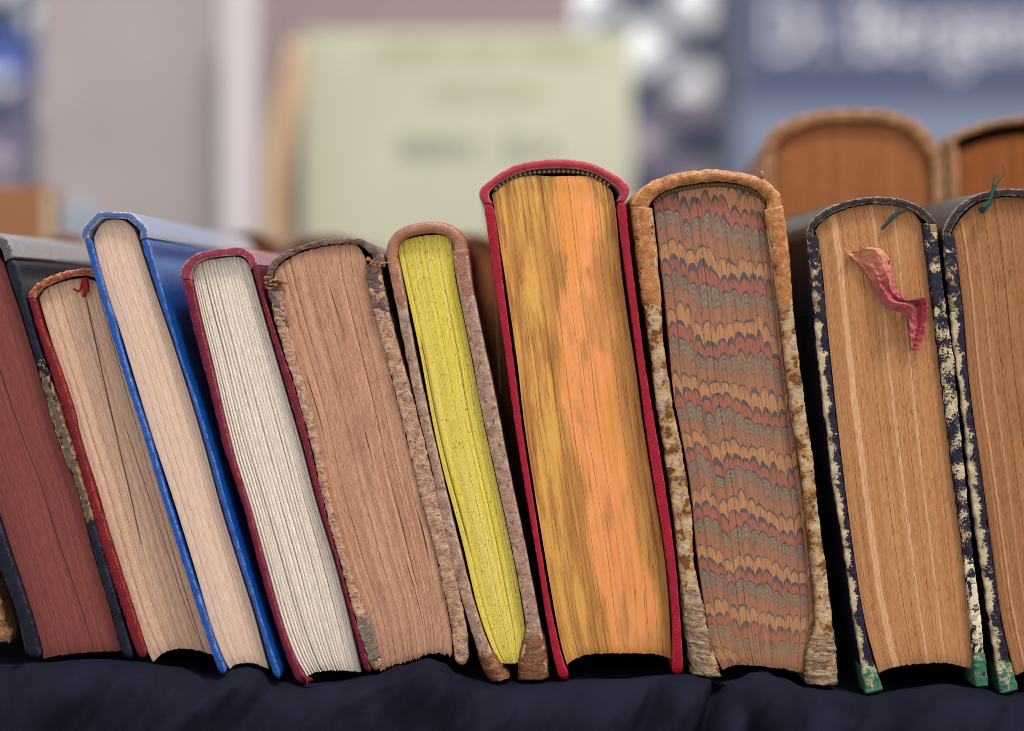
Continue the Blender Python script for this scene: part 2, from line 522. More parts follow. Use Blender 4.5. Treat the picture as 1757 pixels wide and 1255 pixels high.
# ------------------------------------------------------------------ shape builders
def strip(name, outer, inner, y0, depth, mat, parent, base, n=110, r=0.0009, sq=0.4, amp=0.00008, freq=420, seed=0,
          ends=(True, True), t0=0.0, t1=1.0, grow=0.0, groove=0.0, yaw=0.0, rag=0.0, ragfreq=900, slim=1.0):
    """a board or a spine: a slab whose end is traced as two curves, with a rounded front edge, running back by depth"""
    full = 220
    o_ = resample(outer, full)
    i_ = resample(inner, full)
    verts, faces = [], []
    A = {'front': [], 'ringc': [], 'vpos': []}
    K = 9
    off = Vector((seed * 13.7, seed * 5.1, seed * 2.3))
    ysteps = [0.0025, 0.006, 0.014, 0.04, 0.09, depth]
    ysteps = [q for q in ysteps if q < depth * 0.98] + [depth]
    ring = 0
    for a in range(n):
        f = a / (n - 1)
        t = t0 + (t1 - t0) * f
        o = P(*at(o_, t), y0)
        i = P(*at(i_, t), y0)
        nrm = (i - o)
        th = nrm.length
        nrm.normalize()
        c = (o + i) / 2
        gr = grow * (min(1, f / 0.2) if t0 > 0 else 1) * (min(1, (1 - f) / 0.12) if t1 < 0.99 else 1) - (0.0001 if grow else 0)
        h = th / 2 * slim + gr
        e = 1.0
        if ends[0] and f < 0.018:
            e = math.sqrt(max(0.12, 1 - (1 - f / 0.018) ** 2))
        if ends[1] and f > 0.982:
            e = math.sqrt(max(0.12, 1 - ((f - 0.982) / 0.018) ** 2))
        h *= e
        rr = min(r, 0.004)
        pts = []
        for yy in reversed(ysteps):
            pts.append((-1.0, yy, 0.0))
        for k in range(K):
            ang = math.pi * (1 - k / (K - 1))
            ca, sa = math.cos(ang), math.sin(ang)
            x = math.copysign(abs(ca) ** sq, ca)
            fy = rr * (1 - abs(sa) ** sq) - gr * (0 if k in (0, K - 1) else 1)
            pts.append((x, fy, 1.0))
        for yy in ysteps:
            pts.append((1.0, yy, 0.0))
        ring = len(pts)
        for (x, yy, fl) in pts:
            hx = h
            if groove and x < 0 and yy > 0.0015:
                g = math.exp(-((t - 0.045) / 0.02) ** 2)
                hx = h - groove * g * min(1, yy / 0.006)
            v = c + nrm * (x * hx) + Vector((0, yy, 0))
            if e < 1:
                v.y += (1 - e) * rr * 0.8 * fl
            fade = 1.0 if fl else max(0.25, 1 - yy / 0.03)
            if amp:
                v += mn.noise_vector(v * freq + off) * amp * fade + mn.noise_vector(v * freq * 3.1 + off) * amp * 0.45 * fade
            if rag and (fl or yy < 0.003):
                v += mn.noise_vector(v * ragfreq + off * 2) * rag + mn.noise_vector(v * ragfreq * 2.6 + off) * rag * 0.5
            v.x += yy * yaw
            verts.append(v)
            A['front'].append(fl)
            A['ringc'].append(x)
            A['vpos'].append(t)
    for a in range(n - 1):
        for k in range(ring):
            k2 = (k + 1) % ring
            faces.append((a * ring + k, (a + 1) * ring + k, (a + 1) * ring + k2, a * ring + k2))
    faces.append(tuple(range(ring)))
    faces.append(tuple(reversed(range((n - 1) * ring, n * ring))))
    return mesh_obj(name, verts, faces, mat, parent, A, base=base)


def page_block(L, Rr, T, B, y0, depth, mat, parent, base, sections=12, leafpx=1.8, relief=0.00008, sec_relief=0.0001,
               crevice=0.0003, seed=1, ragged=1.2, nv=64, even=0.5, bulge=0.0, yaw=0.0, uniform=False):
    """the leaves, as gathered sections: each is a mesh of its own with fine relief from leaf to leaf"""
    rnd = random.Random(seed)
    n = 120
    L_, R_, T_, B_ = resample(L, n), resample(Rr, n), resample(T, n), resample(B, n)
    c00, c10, c01, c11 = T_[0], T_[-1], B_[0], B_[-1]
    # close the corners
    L_ = [p + (c00 - L_[0]) * (1 - i / (n - 1)) ** 6 + (c01 - L_[-1]) * (i / (n - 1)) ** 6 for i, p in enumerate(L_)]
    R_ = [p + (c10 - R_[0]) * (1 - i / (n - 1)) ** 6 + (c11 - R_[-1]) * (i / (n - 1)) ** 6 for i, p in enumerate(R_)]

    def coons(u, v):
        p = at(T_, u) * (1 - v) + at(B_, u) * v + at(L_, v) * (1 - u) + at(R_, v) * u
        p -= c00 * (1 - u) * (1 - v) + c10 * u * (1 - v) + c01 * (1 - u) * v + c11 * u * v
        return p
    W = (at(L_, .5) - at(R_, .5)).length
    cuts = [0.0]
    for i in range(sections):
        cuts.append(cuts[-1] + 1 + (rnd.random() - 0.5) * 2 * (1 - even))
    cuts = [c / cuts[-1] for c in cuts]
    deep = [0.7 + 0.5 * rnd.random() if uniform else 0.08 + 1.2 * rnd.random() ** 4 for _ in cuts]
    for s in range(sections):
        ua, ub = cuts[s] + 0.18 / W, cuts[s + 1] - 0.18 / W
        nc = max(3, int((ub - ua) * W / leafpx))
        so = (rnd.random() - 0.5) * 2 * sec_relief
        lv = [rnd.random() for _ in range(nc + 1)]
        bj = [(rnd.random() - 0.5) * 2 * ragged for _ in range(nc + 1)]
        sr = rnd.random()
        verts, faces = [], []
        A = {'bu': [], 'bv': [], 'leaf': [], 'sec': []}
        for j in range(nv + 1):
            v = j / nv
            for i in range(nc + 1):
                u = ua + (ub - ua) * i / nc
                q = coons(u, v)
                if j == nv:
                    q = q + Vector((0, bj[i]))
                if j == 0:
                    q = q + Vector((0, bj[-1 - i] * 0.5))
                wob = mn.noise(Vector((u * 9 + seed, v * 1.8, seed * 1.7)))
                y = y0 + so + (lv[i] - 0.5) * 2 * relief * (0.7 + 0.5 * mn.noise(Vector((i * 3.1, v * 2.2, s + seed))))
                y += wob * relief * 0.8 - bulge * math.sin(math.pi * u)
                if i in (0, nc):
                    y += crevice * deep[s if i == 0 else s + 1] * (0.15 + 1.6 * max(0, 0.3 + mn.noise(Vector((u * 40, v * 3.5, seed)))))
                if j in (0, nv):
                    y += 0.0003
                verts.append(P(q.x, q.y, y0) + Vector((0, y - y0, 0)))
                A['bu'].append(u); A['bv'].append(v); A['leaf'].append(lv[i]); A['sec'].append(sr)
        w = nc + 1
        for j in range(nv):
            for i in range(nc):
                faces.append((j * w + i, (j + 1) * w + i, (j + 1) * w + i + 1, j * w + i + 1))
        loop = [i for i in range(w)] + [j * w + nc for j in range(1, nv + 1)] + [nv * w + i for i in range(nc - 1, -1, -1)] + [j * w for j in range(nv - 1, 0, -1)]
        m_ = len(loop)
        a0 = len(verts)                      # the sides get points of their own, so the trimmed edge stays crisp
        for k in loop:
            verts.append(verts[k].copy())
            for key in A:
                A[key].append(A[key][k])
        b0 = len(verts)
        for k in loop:
            verts.append(Vector((verts[k].x + depth * yaw, y0 + depth, verts[k].z)))
            for key in A:
                A[key].append(A[key][k])
        for k in range(m_):
            k2 = (k + 1) % m_
            faces.append((a0 + k, a0 + k2, b0 + k2, b0 + k))
        faces.append(tuple(b0 + k for k in range(m_)))
        mesh_obj('page_section', verts, faces, mat, parent, A, base=base)


def tube(name, pts, rad, mat, parent, base, seg=6, n=40, taper=None):
    P_ = []
    d = []
    for i in range(len(pts) - 1):
        p0 = Vector(pts[max(i - 1, 0)]); p1 = Vector(pts[i]); p2 = Vector(pts[i + 1]); p3 = Vector(pts[min(i + 2, len(pts) - 1)])
        for k in range(8):
            t = k / 8
            d.append(0.5 * ((2 * p1) + (p2 - p0) * t + (2 * p0 - 5 * p1 + 4 * p2 - p3) * t * t + (3 * p1 - p0 - 3 * p2 + p3) * t ** 3))
    d.append(Vector(pts[-1]))
    verts, faces = [], []
    for i, c in enumerate(d):
        tg = (d[min(i + 1, len(d) - 1)] - d[max(i - 1, 0)]).normalized()
        a = tg.cross(Vector((0, 1, 0.01))).normalized()
        b = tg.cross(a)
        f = i / (len(d) - 1)
        rr = rad * (1 if not taper else taper(f))
        for k in range(seg):
            an = 2 * math.pi * k / seg
            verts.append(c + a * math.cos(an) * rr + b * math.sin(an) * rr)
    for i in range(len(d) - 1):
        for k in range(seg):
            k2 = (k + 1) % seg
            faces.append((i * seg + k, i * seg + k2, (i + 1) * seg + k2, (i + 1) * seg + k))
    faces.append(tuple(range(seg)))
    faces.append(tuple(reversed(range((len(d) - 1) * seg, len(d) * seg))))
    return mesh_obj(name, verts, faces, mat, parent, {'front': [1.0] * len(verts), 'ringc': [0.0] * len(verts)}, base=base)


def box(name, c0, c1, mat, parent=None, base=None, bev=0.0):
    x0, y0, z0 = c0
    x1, y1, z1 = c1
    v = [(x0, y0, z0), (x1, y0, z0), (x1, y1, z0), (x0, y1, z0), (x0, y0, z1), (x1, y0, z1), (x1, y1, z1), (x0, y1, z1)]
    f = [(0, 3, 2, 1), (4, 5, 6, 7), (0, 1, 5, 4), (1, 2, 6, 5), (2, 3, 7, 6), (3, 0, 4, 7)]
    o = mesh_obj(name, [Vector(q) for q in v], f, mat, parent, smooth=False, base=base)
    if bev:
        b = o.modifiers.new("bevel", 'BEVEL')
        b.width = bev
        b.segments = 2
    return o

# ------------------------------------------------------------------ the cloth the books stand on
crest = [(-420, 1150), (0, 1145), (60, 1138), (150, 1131), (230, 1135), (300, 1144), (355, 1162), (378, 1160), (400, 1146), (425, 1142),
         (448, 1148), (475, 1172), (520, 1182), (580, 1172), (640, 1160), (690, 1141), (735, 1129), (760, 1136), (785, 1157), (810, 1170),
         (850, 1176), (900, 1175), (950, 1171), (1060, 1166), (1130, 1160), (1180, 1158), (1212, 1164), (1236, 1174), (1262, 1166),
         (1290, 1154), (1310, 1152), (1340, 1163), (1385, 1181), (1425, 1185), (1490, 1194), (1560, 1182), (1620, 1174), (1680, 1181),
         (1728, 1194), (1760, 1192), (2160, 1196)]
rest = [(-420, 1150), (0, 1146), (230, 1146), (380, 1164), (480, 1174), (560, 1178), (640, 1164), (800, 1168), (900, 1174), (1170, 1172),
        (1240, 1176), (1430, 1186), (1500, 1196), (1640, 1190), (1730, 1196), (2160, 1198)]
# folds on the hanging front: line from (x0,y0) to (x1,y1) in photo pixels, height in mm, half width in px
folds = [(650, 1190, 640, 1275, 1.0, 26), (860, 1190, 820, 1275, 1.6, 55), (1228, 1165, 1186, 1275, -3.6, 13), (1170, 1165, 1130, 1275, 1.6, 40),
         (1275, 1160, 1225, 1275, 2.4, 30), (1310, 1150, 1360, 1275, 2.2, 60), (1475, 1190, 1450, 1275, -2.2, 60), (1620, 1175, 1560, 1275, 1.8, 70),
         (120, 1135, 60, 1275, 1.6, 60), (20, 1150, -40, 1275, -1.6, 40), (1000, 1170, 960, 1275, -1.2, 60), (1720, 1195, 1690, 1275, -1.4, 40)]


# folds that ride over what lies to their left: a lit rim, then a slow fall: points down the rim, height in mm, run-out in px
rims = [([(450, 1136), (400, 1156), (350, 1182), (310, 1212), (286, 1245), (250, 1300), (150, 1500)], 11, 120),
        ([(740, 1126), (700, 1138), (640, 1162), (590, 1184), (540, 1205), (470, 1260), (380, 1400)], 9.5, 150),
        ([(1300, 1148), (1262, 1166), (1232, 1190), (1206, 1225), (1190, 1260), (1150, 1400)], 6.5, 160),
        ([(1640, 1172), (1590, 1184), (1545, 1200), (1490, 1230), (1400, 1300)], 4, 180)]


def rim_h(x, y):
    h = 0
    for pts, am, run in rims:
        if y <= pts[0][1]:
            X = pts[0][0] + (pts[0][1] - y) * 1.2
        else:
            X = pts[-1][0]
            for a, b in zip(pts, pts[1:]):
                if y <= b[1]:
                    X = a[0] + (b[0] - a[0]) * (y - a[1]) / (b[1] - a[1])
                    break
        d = x - X
        if d > -14:
            r = min(1, (d + 14) / 32)
            h += am * r * r * (3 - 2 * r) * (1 if d < 18 else math.exp(-(d - 18) / run))
    return h


def fold(x, y):
    h = rim_h(x, y) / 2.2
    for (x0, y0, x1, y1, am, w) in folds:
        t = (y - y0) / (y1 - y0)
        tt = min(max(t, -0.3), 2.5)
        cx = x0 + (x1 - x0) * tt
        dd = (x - cx) / w
        sh = math.exp(-dd * dd)
        if am > 1.2:
            sh -= 0.9 * math.exp(-((dd + 1.15) / 0.42) ** 2)
        h += am * sh * min(1, max(0, (t + 0.25) * 2.2))
    h += 1.6 * mn.noise(Vector((x * 0.012 + y * 0.008, y * 0.006, 1.7))) + 0.5 * mn.noise(Vector((x * 0.05 + y * .04, y * 0.015, 5.7)))
    return h * 0.0022


def cloth():
    m = M("dark navy cotton")
    p = m.mm()
    wv = m.noise(m.mul3(p, 1, 1, 1), 3.2, 3, 0.6)
    lint = m.noise(p, 0.9, 6, 0.75)
    big = m.noise(p, 0.05, 4, 0.6)
    c = m.mix(m.step(big, 0.3, 0.7), lin(18, 19, 31), lin(28, 29, 45))
    c = m.mix(m.math('MULTIPLY', m.step(wv, 0.45, 0.7), 0.5), c, lin(28, 28, 46))
    c = m.mix(m.math('MULTIPLY', m.step(lint, 0.72, 0.78), 0.3), c, lin(80, 80, 95))
    mat = m.out(c, 0.9, normal=m.bump(m.math('ADD', wv, m.math('MULTIPLY', lint, .6)), 0.00025, 0.8), spec=0.05)
    nx = 640
    prof = []                       # s: (kind, value)
    for yy in [0.75, 0.6, 0.45, 0.33, 0.25, 0.2, 0.15, 0.1, 0.06, 0.035, 0.02, 0.012, 0.008, 0.0055, 0.004, 0.0025, 0.001, -0.0005]:
        prof.append(('top', yy))
    for k in range(72):
        prof.append(('front', (k / 71) ** 2.0 * 0.24))
    verts, faces = [], []
    for j, (kind, q) in enumerate(prof):
        for i in range(nx + 1):
            px = -420 + 2580 * i / nx
            x0 = (px - CX) * S
            zc = (HY - interp(crest, px)) * S
            zr = (HY - interp(rest, px)) * S - 0.0006
            if kind == 'top':
                f = min(1, max(0, (q + 0.0005) / 0.009))
                f = f * f * (3 - 2 * f)
                z = zc * (1 - f) + zr * f
                if q > 0.03:
                    g = min(1, (q - 0.03) / 0.3)
                    z = z * (1 - g) + (HY - 1200) * S * g
                y = q
                x = x0
                if q > 0.02:
                    x = x0 * (1 + (q - 0.02) * 2.4)
            else:
                s_ = q
                rd = 0.011
                if s_ < rd * 1.4:
                    an = s_ / rd
                    y = -0.0005 - rd * math.sin(min(an, 1.4))
                    z = zc - rd * (1 - math.cos(min(an, 1.4)))
                else:
                    an = 1.4
                    ex = s_ - rd * 1.4
                    y = -0.0005 - rd * math.sin(an) - ex * math.cos(an) * 0.8
                    z = zc - rd * (1 - math.cos(an)) - ex * math.sin(an)
                py = HY - z / S
                y -= fold(px, py) * min(1, s_ / 0.004)
                z += fold(px, py) * 0.12 * min(1, s_ / 0.006) * max(0, 1 - s_ / 0.03)
                x = x0
            v = Vector((x, y, z))
            if q > -0.0004:
                v += mn.noise_vector(Vector((x * 60, y * 60, z * 60))) * (0.0004 if kind == 'top' and q < 0.02 else 0.0009 if kind == 'front' and q > 0.004 else 0.0003)
            verts.append(v)
    w = nx + 1
    for j in range(len(prof) - 1):
        for i in range(nx):
            faces.append((j * w + i, (j + 1) * w + i, (j + 1) * w + i + 1, j * w + i + 1))
    o = mesh_obj('tablecloth', verts, faces, mat, base=Vector((0, 0, -0.11)))
    sd = o.modifiers.new("thickness", 'SOLIDIFY')
    sd.thickness = 0.0006
    sd.offset = -1
    tag(o, 'dark navy cloth with soft folds draped under the row of books', 'tablecloth')
    return o


cloth()
ZT = (HY - 1200) * S               # table level further back

# ------------------------------------------------------------------ the row of books
GROUP = 'old books standing in the front row'


def make_book(label, name='book', y0=0.0, depth=0.17, recess=0.0026, spine=None, left=None, right=None, block=None,
              m_spine=None, m_left=None, m_right=None, m_page=None, sk=None, lk=None, rk=None, bk=None, group=GROUP, cat='book'):
    """spine / left / right are (outer, inner) traces; block is (left, right, top, bottom) traces"""
    xs = [p[0] for p in left[0]] + [p[0] for p in right[0]]
    base = P((left[0][-1][0] + right[0][-1][0]) / 2, max(left[0][-1][1], right[0][-1][1]), y0)
    t = thing(name, label, cat, base, group)
    bd = {}
    if spine:
        bd['spine'] = strip('spine', spine[0], spine[1], y0, depth, m_spine, t, base, ends=(False, False), seed=R.randint(1, 99), **(sk or {}))
    bd['left'] = strip('cover_board', left[0], left[1], y0, depth, m_left, t, base, seed=R.randint(1, 99), **(lk or {}))
    bd['right'] = strip('cover_board', right[0][::1], right[1], y0, depth, m_right or m_left, t, base, seed=R.randint(1, 99), **(rk or lk or {}))
    bq = dict(bk or {})
    page_block(*block, y0 + recess, depth - 2 * recess, m_page, t, base, seed=R.randint(1, 99), **bq)
    bd['root'], bd['base'], bd['y0'], bd['depth'] = t, base, y0, depth
    return bd


def mid(a, b, f=0.5):
    return [(p[0] + (q[0] - p[0]) * f, p[1] + (q[1] - p[1]) * f) for p, q in zip(a, b)]


# --- ragged tan book at the very left, only its torn board corner shows
mZ = leather_mat("torn tan leather", [lin(70, 46, 26), lin(130, 92, 56), lin(176, 134, 90)], 0.7, 0.45, bump=0.0012)
pZ = page_mat("tan pages", lin(170, 130, 92), lin(90, 60, 40))
zl = [(-330, 520), (-260, 760), (-190, 980), (-150, 1110)]
zr_o = [(-165, 520), (-90, 760), (-16, 980), (22, 1104)]
make_book('torn tan leather book at the left edge with only a ragged corner showing', spine=([(-330, 510), (-312, 480), (-245, 455), (-190, 475), (-165, 510)], [(-316, 520), (-300, 492), (-245, 470), (-198, 488), (-182, 520)]),
          left=(zl, [(x + 22, y) for x, y in zl]), right=(zr_o, [(x - 26, y) for x, y in zr_o]),
          block=([(x + 24, y) for x, y in zl], [(x - 28, y) for x, y in zr_o], [(-306, 520), (-245, 478), (-193, 520)], [(-126, 1100), (-60, 1080), (-6, 1095)]),
          m_spine=mZ, m_left=mZ, m_page=pZ, y0=0.004, lk=dict(n=150, amp=0.0005, freq=260, rag=0.0012, ragfreq=420), bk=dict(sections=6))

# --- A: brick red page edges, navy boards
navyA = cloth_mat("navy book cloth", lin(15, 19, 34), lin(24, 29, 47), lin(80, 84, 100), wear=0.3, rough=0.36, spec=0.25, scuff=0.06)
navyAs = leather_mat("rubbed navy spine leather", [lin(36, 36, 48), lin(62, 60, 72), lin(120, 112, 110)], 0.33, 0.35, wear=lin(170, 150, 120), spec=0.35, sheen=0.5)
wornA = leather_mat("rubbed brown board edge", [lin(44, 38, 36), lin(74, 62, 52), lin(110, 92, 66)], 0.6, 0.6, wear=lin(168, 126, 70), wear_amt=0.7)
pA = page_mat("brick red stained pages", lin(112, 57, 55), lin(74, 32, 32), lin(120, 62, 58), streak=0.35, stain=0.15, spots=0.3, spot_col=lin(120, 84, 64),
              cracks=[(0.42, 0.66, 0.0, 1.02, 0.008)], line_scale=62, line_dark=0.3)
aLo = [(-160, 455), (-118, 600), (-72, 745), (-26, 893), (6, 991), (26, 1045), (44, 1128)]
aLi = [(-138, 452), (-92, 600), (-46, 745), (0, 900), (30, 991), (54, 1065), (72, 1133)]
aRi = [(8, 450), (33, 527), (59, 613), (104, 767), (133, 838), (159, 943), (186, 1034), (211, 1130)]
aRo = [(23, 441), (39, 502), (66, 595), (118, 753), (141, 830), (163, 905), (196, 1020), (229, 1134)]
A_ = make_book('book with brick red page edges and worn navy boards', depth=0.182,
               spine=([(-160, 458), (-158, 436), (-130, 410), (-80, 396), (-30, 397), (3, 406), (17, 418), (24, 441)], [(-143, 460), (-142, 444), (-120, 424), (-80, 412), (-34, 413), (-6, 421), (3, 430), (8, 448)]),
               left=(aLo, aLi), right=(aRo, aRi),
               block=([(x + 2, y) for x, y in aLi], [(x - 1, y) for x, y in aRi], [(-134, 455), (-100, 428), (-65, 418), (-20, 426), (6, 452)], [(74, 1131), (110, 1124), (160, 1120), (208, 1118)]),
               m_spine=navyAs, m_left=navyA, m_page=pA, lk=dict(groove=0.0008), bk=dict(sections=9, even=0.7, crevice=0.00015, sec_relief=0.00006))
strip('rubbed_edge', aRo, aRi, A_['y0'], 0.012, wornA, A_['right'], A_['base'], t0=0.245, t1=0.672, grow=0.00022, rag=0.0003, ragfreq=700, seed=5)

# --- B: red boards, cream pages, set back a little
redB = cloth_mat("faded red cloth", lin(96, 12, 28), lin(126, 20, 36), lin(180, 74, 56), wear=0.5, rough=0.6, scuff=0.25)
redBs = leather_mat("crumbling red spine", [lin(110, 24, 26), lin(150, 60, 40), lin(200, 140, 96)], 0.6, 0.7, bump=0.0008, wear=lin(216, 170, 120), wear_amt=0.7)
pB = page_mat("cream pages with brown spots", lin(196, 160, 138), lin(132, 98, 76), lin(206, 172, 150), streak=0.45, spots=0.35, spot_col=lin(160, 112, 74), stain=0.12,
              cracks=[(0.62, 0.30, 0.03, 0.75, 0.014), (0.55, 0.78, .35, 1.0, .008)], line_scale=62, dash=0.35, dash_col=lin(140, 96, 66))
yB = 0.0015
bLo = [(47, 511), (66, 577), (91, 653), (117, 738), (133, 798), (159, 903), (189, 985), (225, 1096), (240, 1133)]
bLi = [(59, 506), (74, 563), (102, 635), (125, 706), (136, 755), (163, 846), (191, 935), (219, 1023), (252, 1126)]
bRi = [(186, 500), (202, 560), (225, 640), (250, 725), (282, 835), (318, 950), (352, 1060), (374, 1136)]
bRo = [(x + 8.5, y) for x, y in bRi]
B_ = make_book('book with cream pages in a faded red cover leaning between navy and blue books', y0=yB, depth=0.15,
               spine=([(47, 512), (49, 502), (58, 492), (79, 477), (108, 467), (136, 462), (160, 464), (181, 474), (194, 496)], [(60, 512), (63, 503), (71, 495), (88, 486), (112, 477), (136, 473), (158, 475), (176, 484), (186, 502)]),
               left=(bLo, bLi), right=(bRo, bRi),
               block=([(67, 512), (84, 570), (107, 645), (140, 755), (171, 852), (201, 960), (233, 1070), (262, 1137)], [(x - 1, y) for x, y in bRi],
                      [(67, 512), (76, 498), (92, 489), (118, 481), (145, 478), (170, 487), (185, 502)], [(262, 1137), (280, 1121), (306, 1114), (334, 1116), (373, 1126)]),
               m_spine=redBs, m_left=redB, m_page=pB, sk=dict(rag=0.0004, r=0.002), lk=dict(amp=0.00014), bk=dict(sections=10, even=0.4, crevice=0.0004, sec_relief=0.0001))
redrib = cloth_mat("red silk", lin(150, 16, 24), lin(176, 30, 34), lin(200, 70, 60), wear=0.2)
for pts, r_ in (([(146, 476), (145, 488), (146, 500), (143, 510)], 0.0006), ([(142, 478), (140, 490), (136, 500), (126, 496)], 0.00035), ([(148, 476), (149, 490), (150, 502)], 0.0005)):
    tube('ribbon_stub', [P(x, y, yB + 0.0012) for x, y in pts], r_, redrib, B_['root'], B_['base'])

# --- C: bright blue boards
blueC = cloth_mat("bright blue cloth", lin(4, 62, 142), lin(10, 84, 168), lin(130, 165, 205), wear=0.5, rough=0.3, spec=0.6, scuff=0.2, sheen=0.0)
blueCs = cloth_mat("blue spine cloth rubbed through", lin(30, 74, 140), lin(46, 92, 156), lin(196, 184, 164), wear=0.95, rough=0.3, spec=0.9, scuff=0.6, sheen=0.55)
pC = page_mat("even cream pages", lin(202, 172, 154), lin(156, 122, 100), lin(210, 184, 168), streak=0.35, spots=0.25, spot_col=lin(150, 106, 70), stain=0.08, line_scale=46, line_dark=0.2)
cLo = [(141, 405), (158, 466), (183, 552), (208, 635), (237, 724), (247, 756), (269, 830), (306, 947), (338, 1048), (358, 1108), (376, 1160)]
cLi = [(155, 405), (169, 459), (195, 545), (220, 635), (250, 728), (259, 756), (282, 834), (318, 947), (351, 1048), (372, 1112), (392, 1156)]
cRi = [(239, 408), (265, 491), (298, 588), (330, 689), (355, 775), (382, 875), (416, 984), (440, 1060), (463, 1143), (470, 1166)]
cRo = [(253, 406), (278, 495), (291, 545), (312, 617), (339, 696), (368, 791), (397, 893), (435, 1018), (461, 1100), (484, 1166)]
C_ = make_book('bright blue cloth book with angular spine and cream pages', depth=0.173, y0=-0.005,
               spine=([(138, 408), (139, 400), (144, 388), (163, 367), (172, 363), (196, 363), (219, 364), (229, 367), (249, 387), (253, 396), (253, 408)],
                      [(153, 412), (152, 403), (155, 395), (168, 381), (176, 375), (196, 375), (214, 376), (222, 380), (237, 394), (240, 401), (240, 411)]),
               left=(cLo, cLi), right=(cRo, cRi),
               block=([(158, 412), (179, 491), (204, 563), (234, 660), (263, 754), (298, 859), (334, 975), (362, 1072), (382, 1126), (394, 1149)], [(x - 2, y) for x, y in cRi],
                      [(160, 410), (168, 392), (180, 380), (197, 377), (214, 380), (228, 392), (236, 408)], [(394, 1149), (404, 1141), (423, 1138), (442, 1141), (461, 1149)]),
               m_spine=blueCs, m_left=blueC, m_page=pC, lk=dict(groove=0.0011, amp=0.0001, slim=0.84), sk=dict(sq=0.5, slim=0.9), bk=dict(sections=7, crevice=0.00012, sec_relief=0.00006, relief=0.00006))

# --- D: maroon cloth, white pages in clear gatherings
marD = cloth_mat("maroon buckram", lin(96, 12, 40), lin(116, 22, 50), lin(190, 120, 124), wear=0.3, rough=0.6, grain=2.2, scuff=0.35)
marDs = cloth_mat("maroon buckram spine", lin(120, 30, 54), lin(146, 52, 70), lin(214, 170, 166), wear=0.55, rough=0.5, grain=2.0, scuff=0.6, sheen=0.35)
pD = page_mat("white laid pages", lin(206, 194, 184), lin(150, 132, 116), lin(216, 206, 196), streak=0.15, stain=0.08, line_scale=52, line_dark=0.16)
dLo = [(310, 474), (326, 548), (344, 617), (362, 685), (382, 770), (389, 790), (416, 871), (438, 954), (461, 1037), (491, 1132), (512, 1178)]
dLi = [(328, 474), (344, 548), (363, 624), (382, 707), (401, 784), (407, 805), (431, 882), (457, 977), (484, 1073), (507, 1132), (530, 1168)]
dRi = [(430, 452), (447, 514), (468, 589), (492, 672), (521, 772), (544, 860), (575, 962), (598, 1050), (624, 1152)]
dRo = [(440, 448), (456, 514), (475, 576), (499, 644), (519, 711), (537, 785), (552, 850), (582, 965), (609, 1060), (640, 1158)]
D_ = make_book('maroon cloth book with white pages in clear gatherings', depth=0.165,
               spine=([(309, 478), (309, 470), (315, 454), (332, 438), (352, 431), (386, 426), (413, 425), (428, 431), (437, 441), (441, 454)], [(328, 480), (328, 471), (335, 455), (346, 447), (368, 441), (390, 439), (408, 438), (419, 442), (427, 451), (430, 462)]),
               left=(dLo, dLi), right=(dRo, dRi),
               block=([(x + 1.5, y) for x, y in dLi[:-1]] + [(525, 1161)], [(x - 2, y) for x, y in dRi[:-1]] + [(620, 1153)],
                      [(330, 474), (338, 456), (352, 448), (380, 443), (406, 441), (420, 446), (428, 456)], [(525, 1161), (544, 1154), (567, 1151), (597, 1152), (620, 1154)]),
               m_spine=marDs, m_left=marD, m_page=pD, lk=dict(groove=0.0006, amp=0.00012, slim=0.84), bk=dict(sections=20, even=0.85, crevice=0.00045, sec_relief=0.0001, relief=0.00006, uniform=True))
for k in range(5):
    an = R.random() * 3.1
    tube('frayed_thread', [P(520, 1160, 0.0), P(524 + k * 2, 1163 + R.random() * 6, -0.0006), P(529 + 7 * math.cos(an), 1166 + 8 * math.sin(an), -0.001)], 0.00045, marD, D_['root'], D_['base'], taper=lambda f: 1 - 0.5 * f)

# --- E: crumbling brown book
purE = leather_mat("dark plum leather flakes", [lin(50, 34, 38), lin(84, 62, 64), lin(120, 92, 84)], 0.38, 0.5, wear=lin(150, 112, 84), wear_amt=0.5, bump=0.0006)
edgE = leather_mat("worn pasteboard edge", [lin(92, 64, 56), lin(142, 106, 84), lin(178, 142, 116), lin(190, 156, 130)], 0.75, 0.5, dark=lin(78, 58, 60), bump=0.0005)
greyE = leather_mat("grey paper corner", [lin(96, 84, 72), lin(128, 112, 96)], 0.8, 0.6, bump=0.0006)
pE = page_mat("rough reddish brown pages", lin(164, 120, 96), lin(98, 62, 46), lin(184, 142, 118), streak=0.3, spots=0.5, spot_col=lin(172, 98, 80), stain=0.35,
              cracks=[(0.52, 0.70, 0.08, 0.26, 0.006), (0.45, 0.62, 0.42, 0.56, 0.007), (0.5, 0.66, .74, .97, .007), (0.86, 0.9, 0.64, 0.8, 0.016), (0.1, 0.12, .25, .45, .008)], line_scale=66, line_dark=0.32, fibre_k=0.6, dash=0.5, dash_col=lin(112, 62, 48))
eLo = [(458, 488), (468, 534), (478, 574), (499, 642), (519, 711), (537, 780), (552, 850), (582, 960), (609, 1058), (640, 1156)]
eLi = [(484, 490), (491, 548), (505, 603), (526, 678), (543, 740), (554, 787), (567, 856), (586, 924), (605, 990), (632, 1060), (657, 1144)]
eRi = [(628, 454), (634, 507), (652, 576), (670, 644), (703, 778), (722, 856), (741, 924), (760, 1007), (775, 1083), (780, 1140)]
eRo = [(652, 452), (657, 485), (668, 535), (682, 590), (706, 675), (733, 780), (754, 868), (777, 966), (790, 1025), (800, 1075), (804, 1140)]
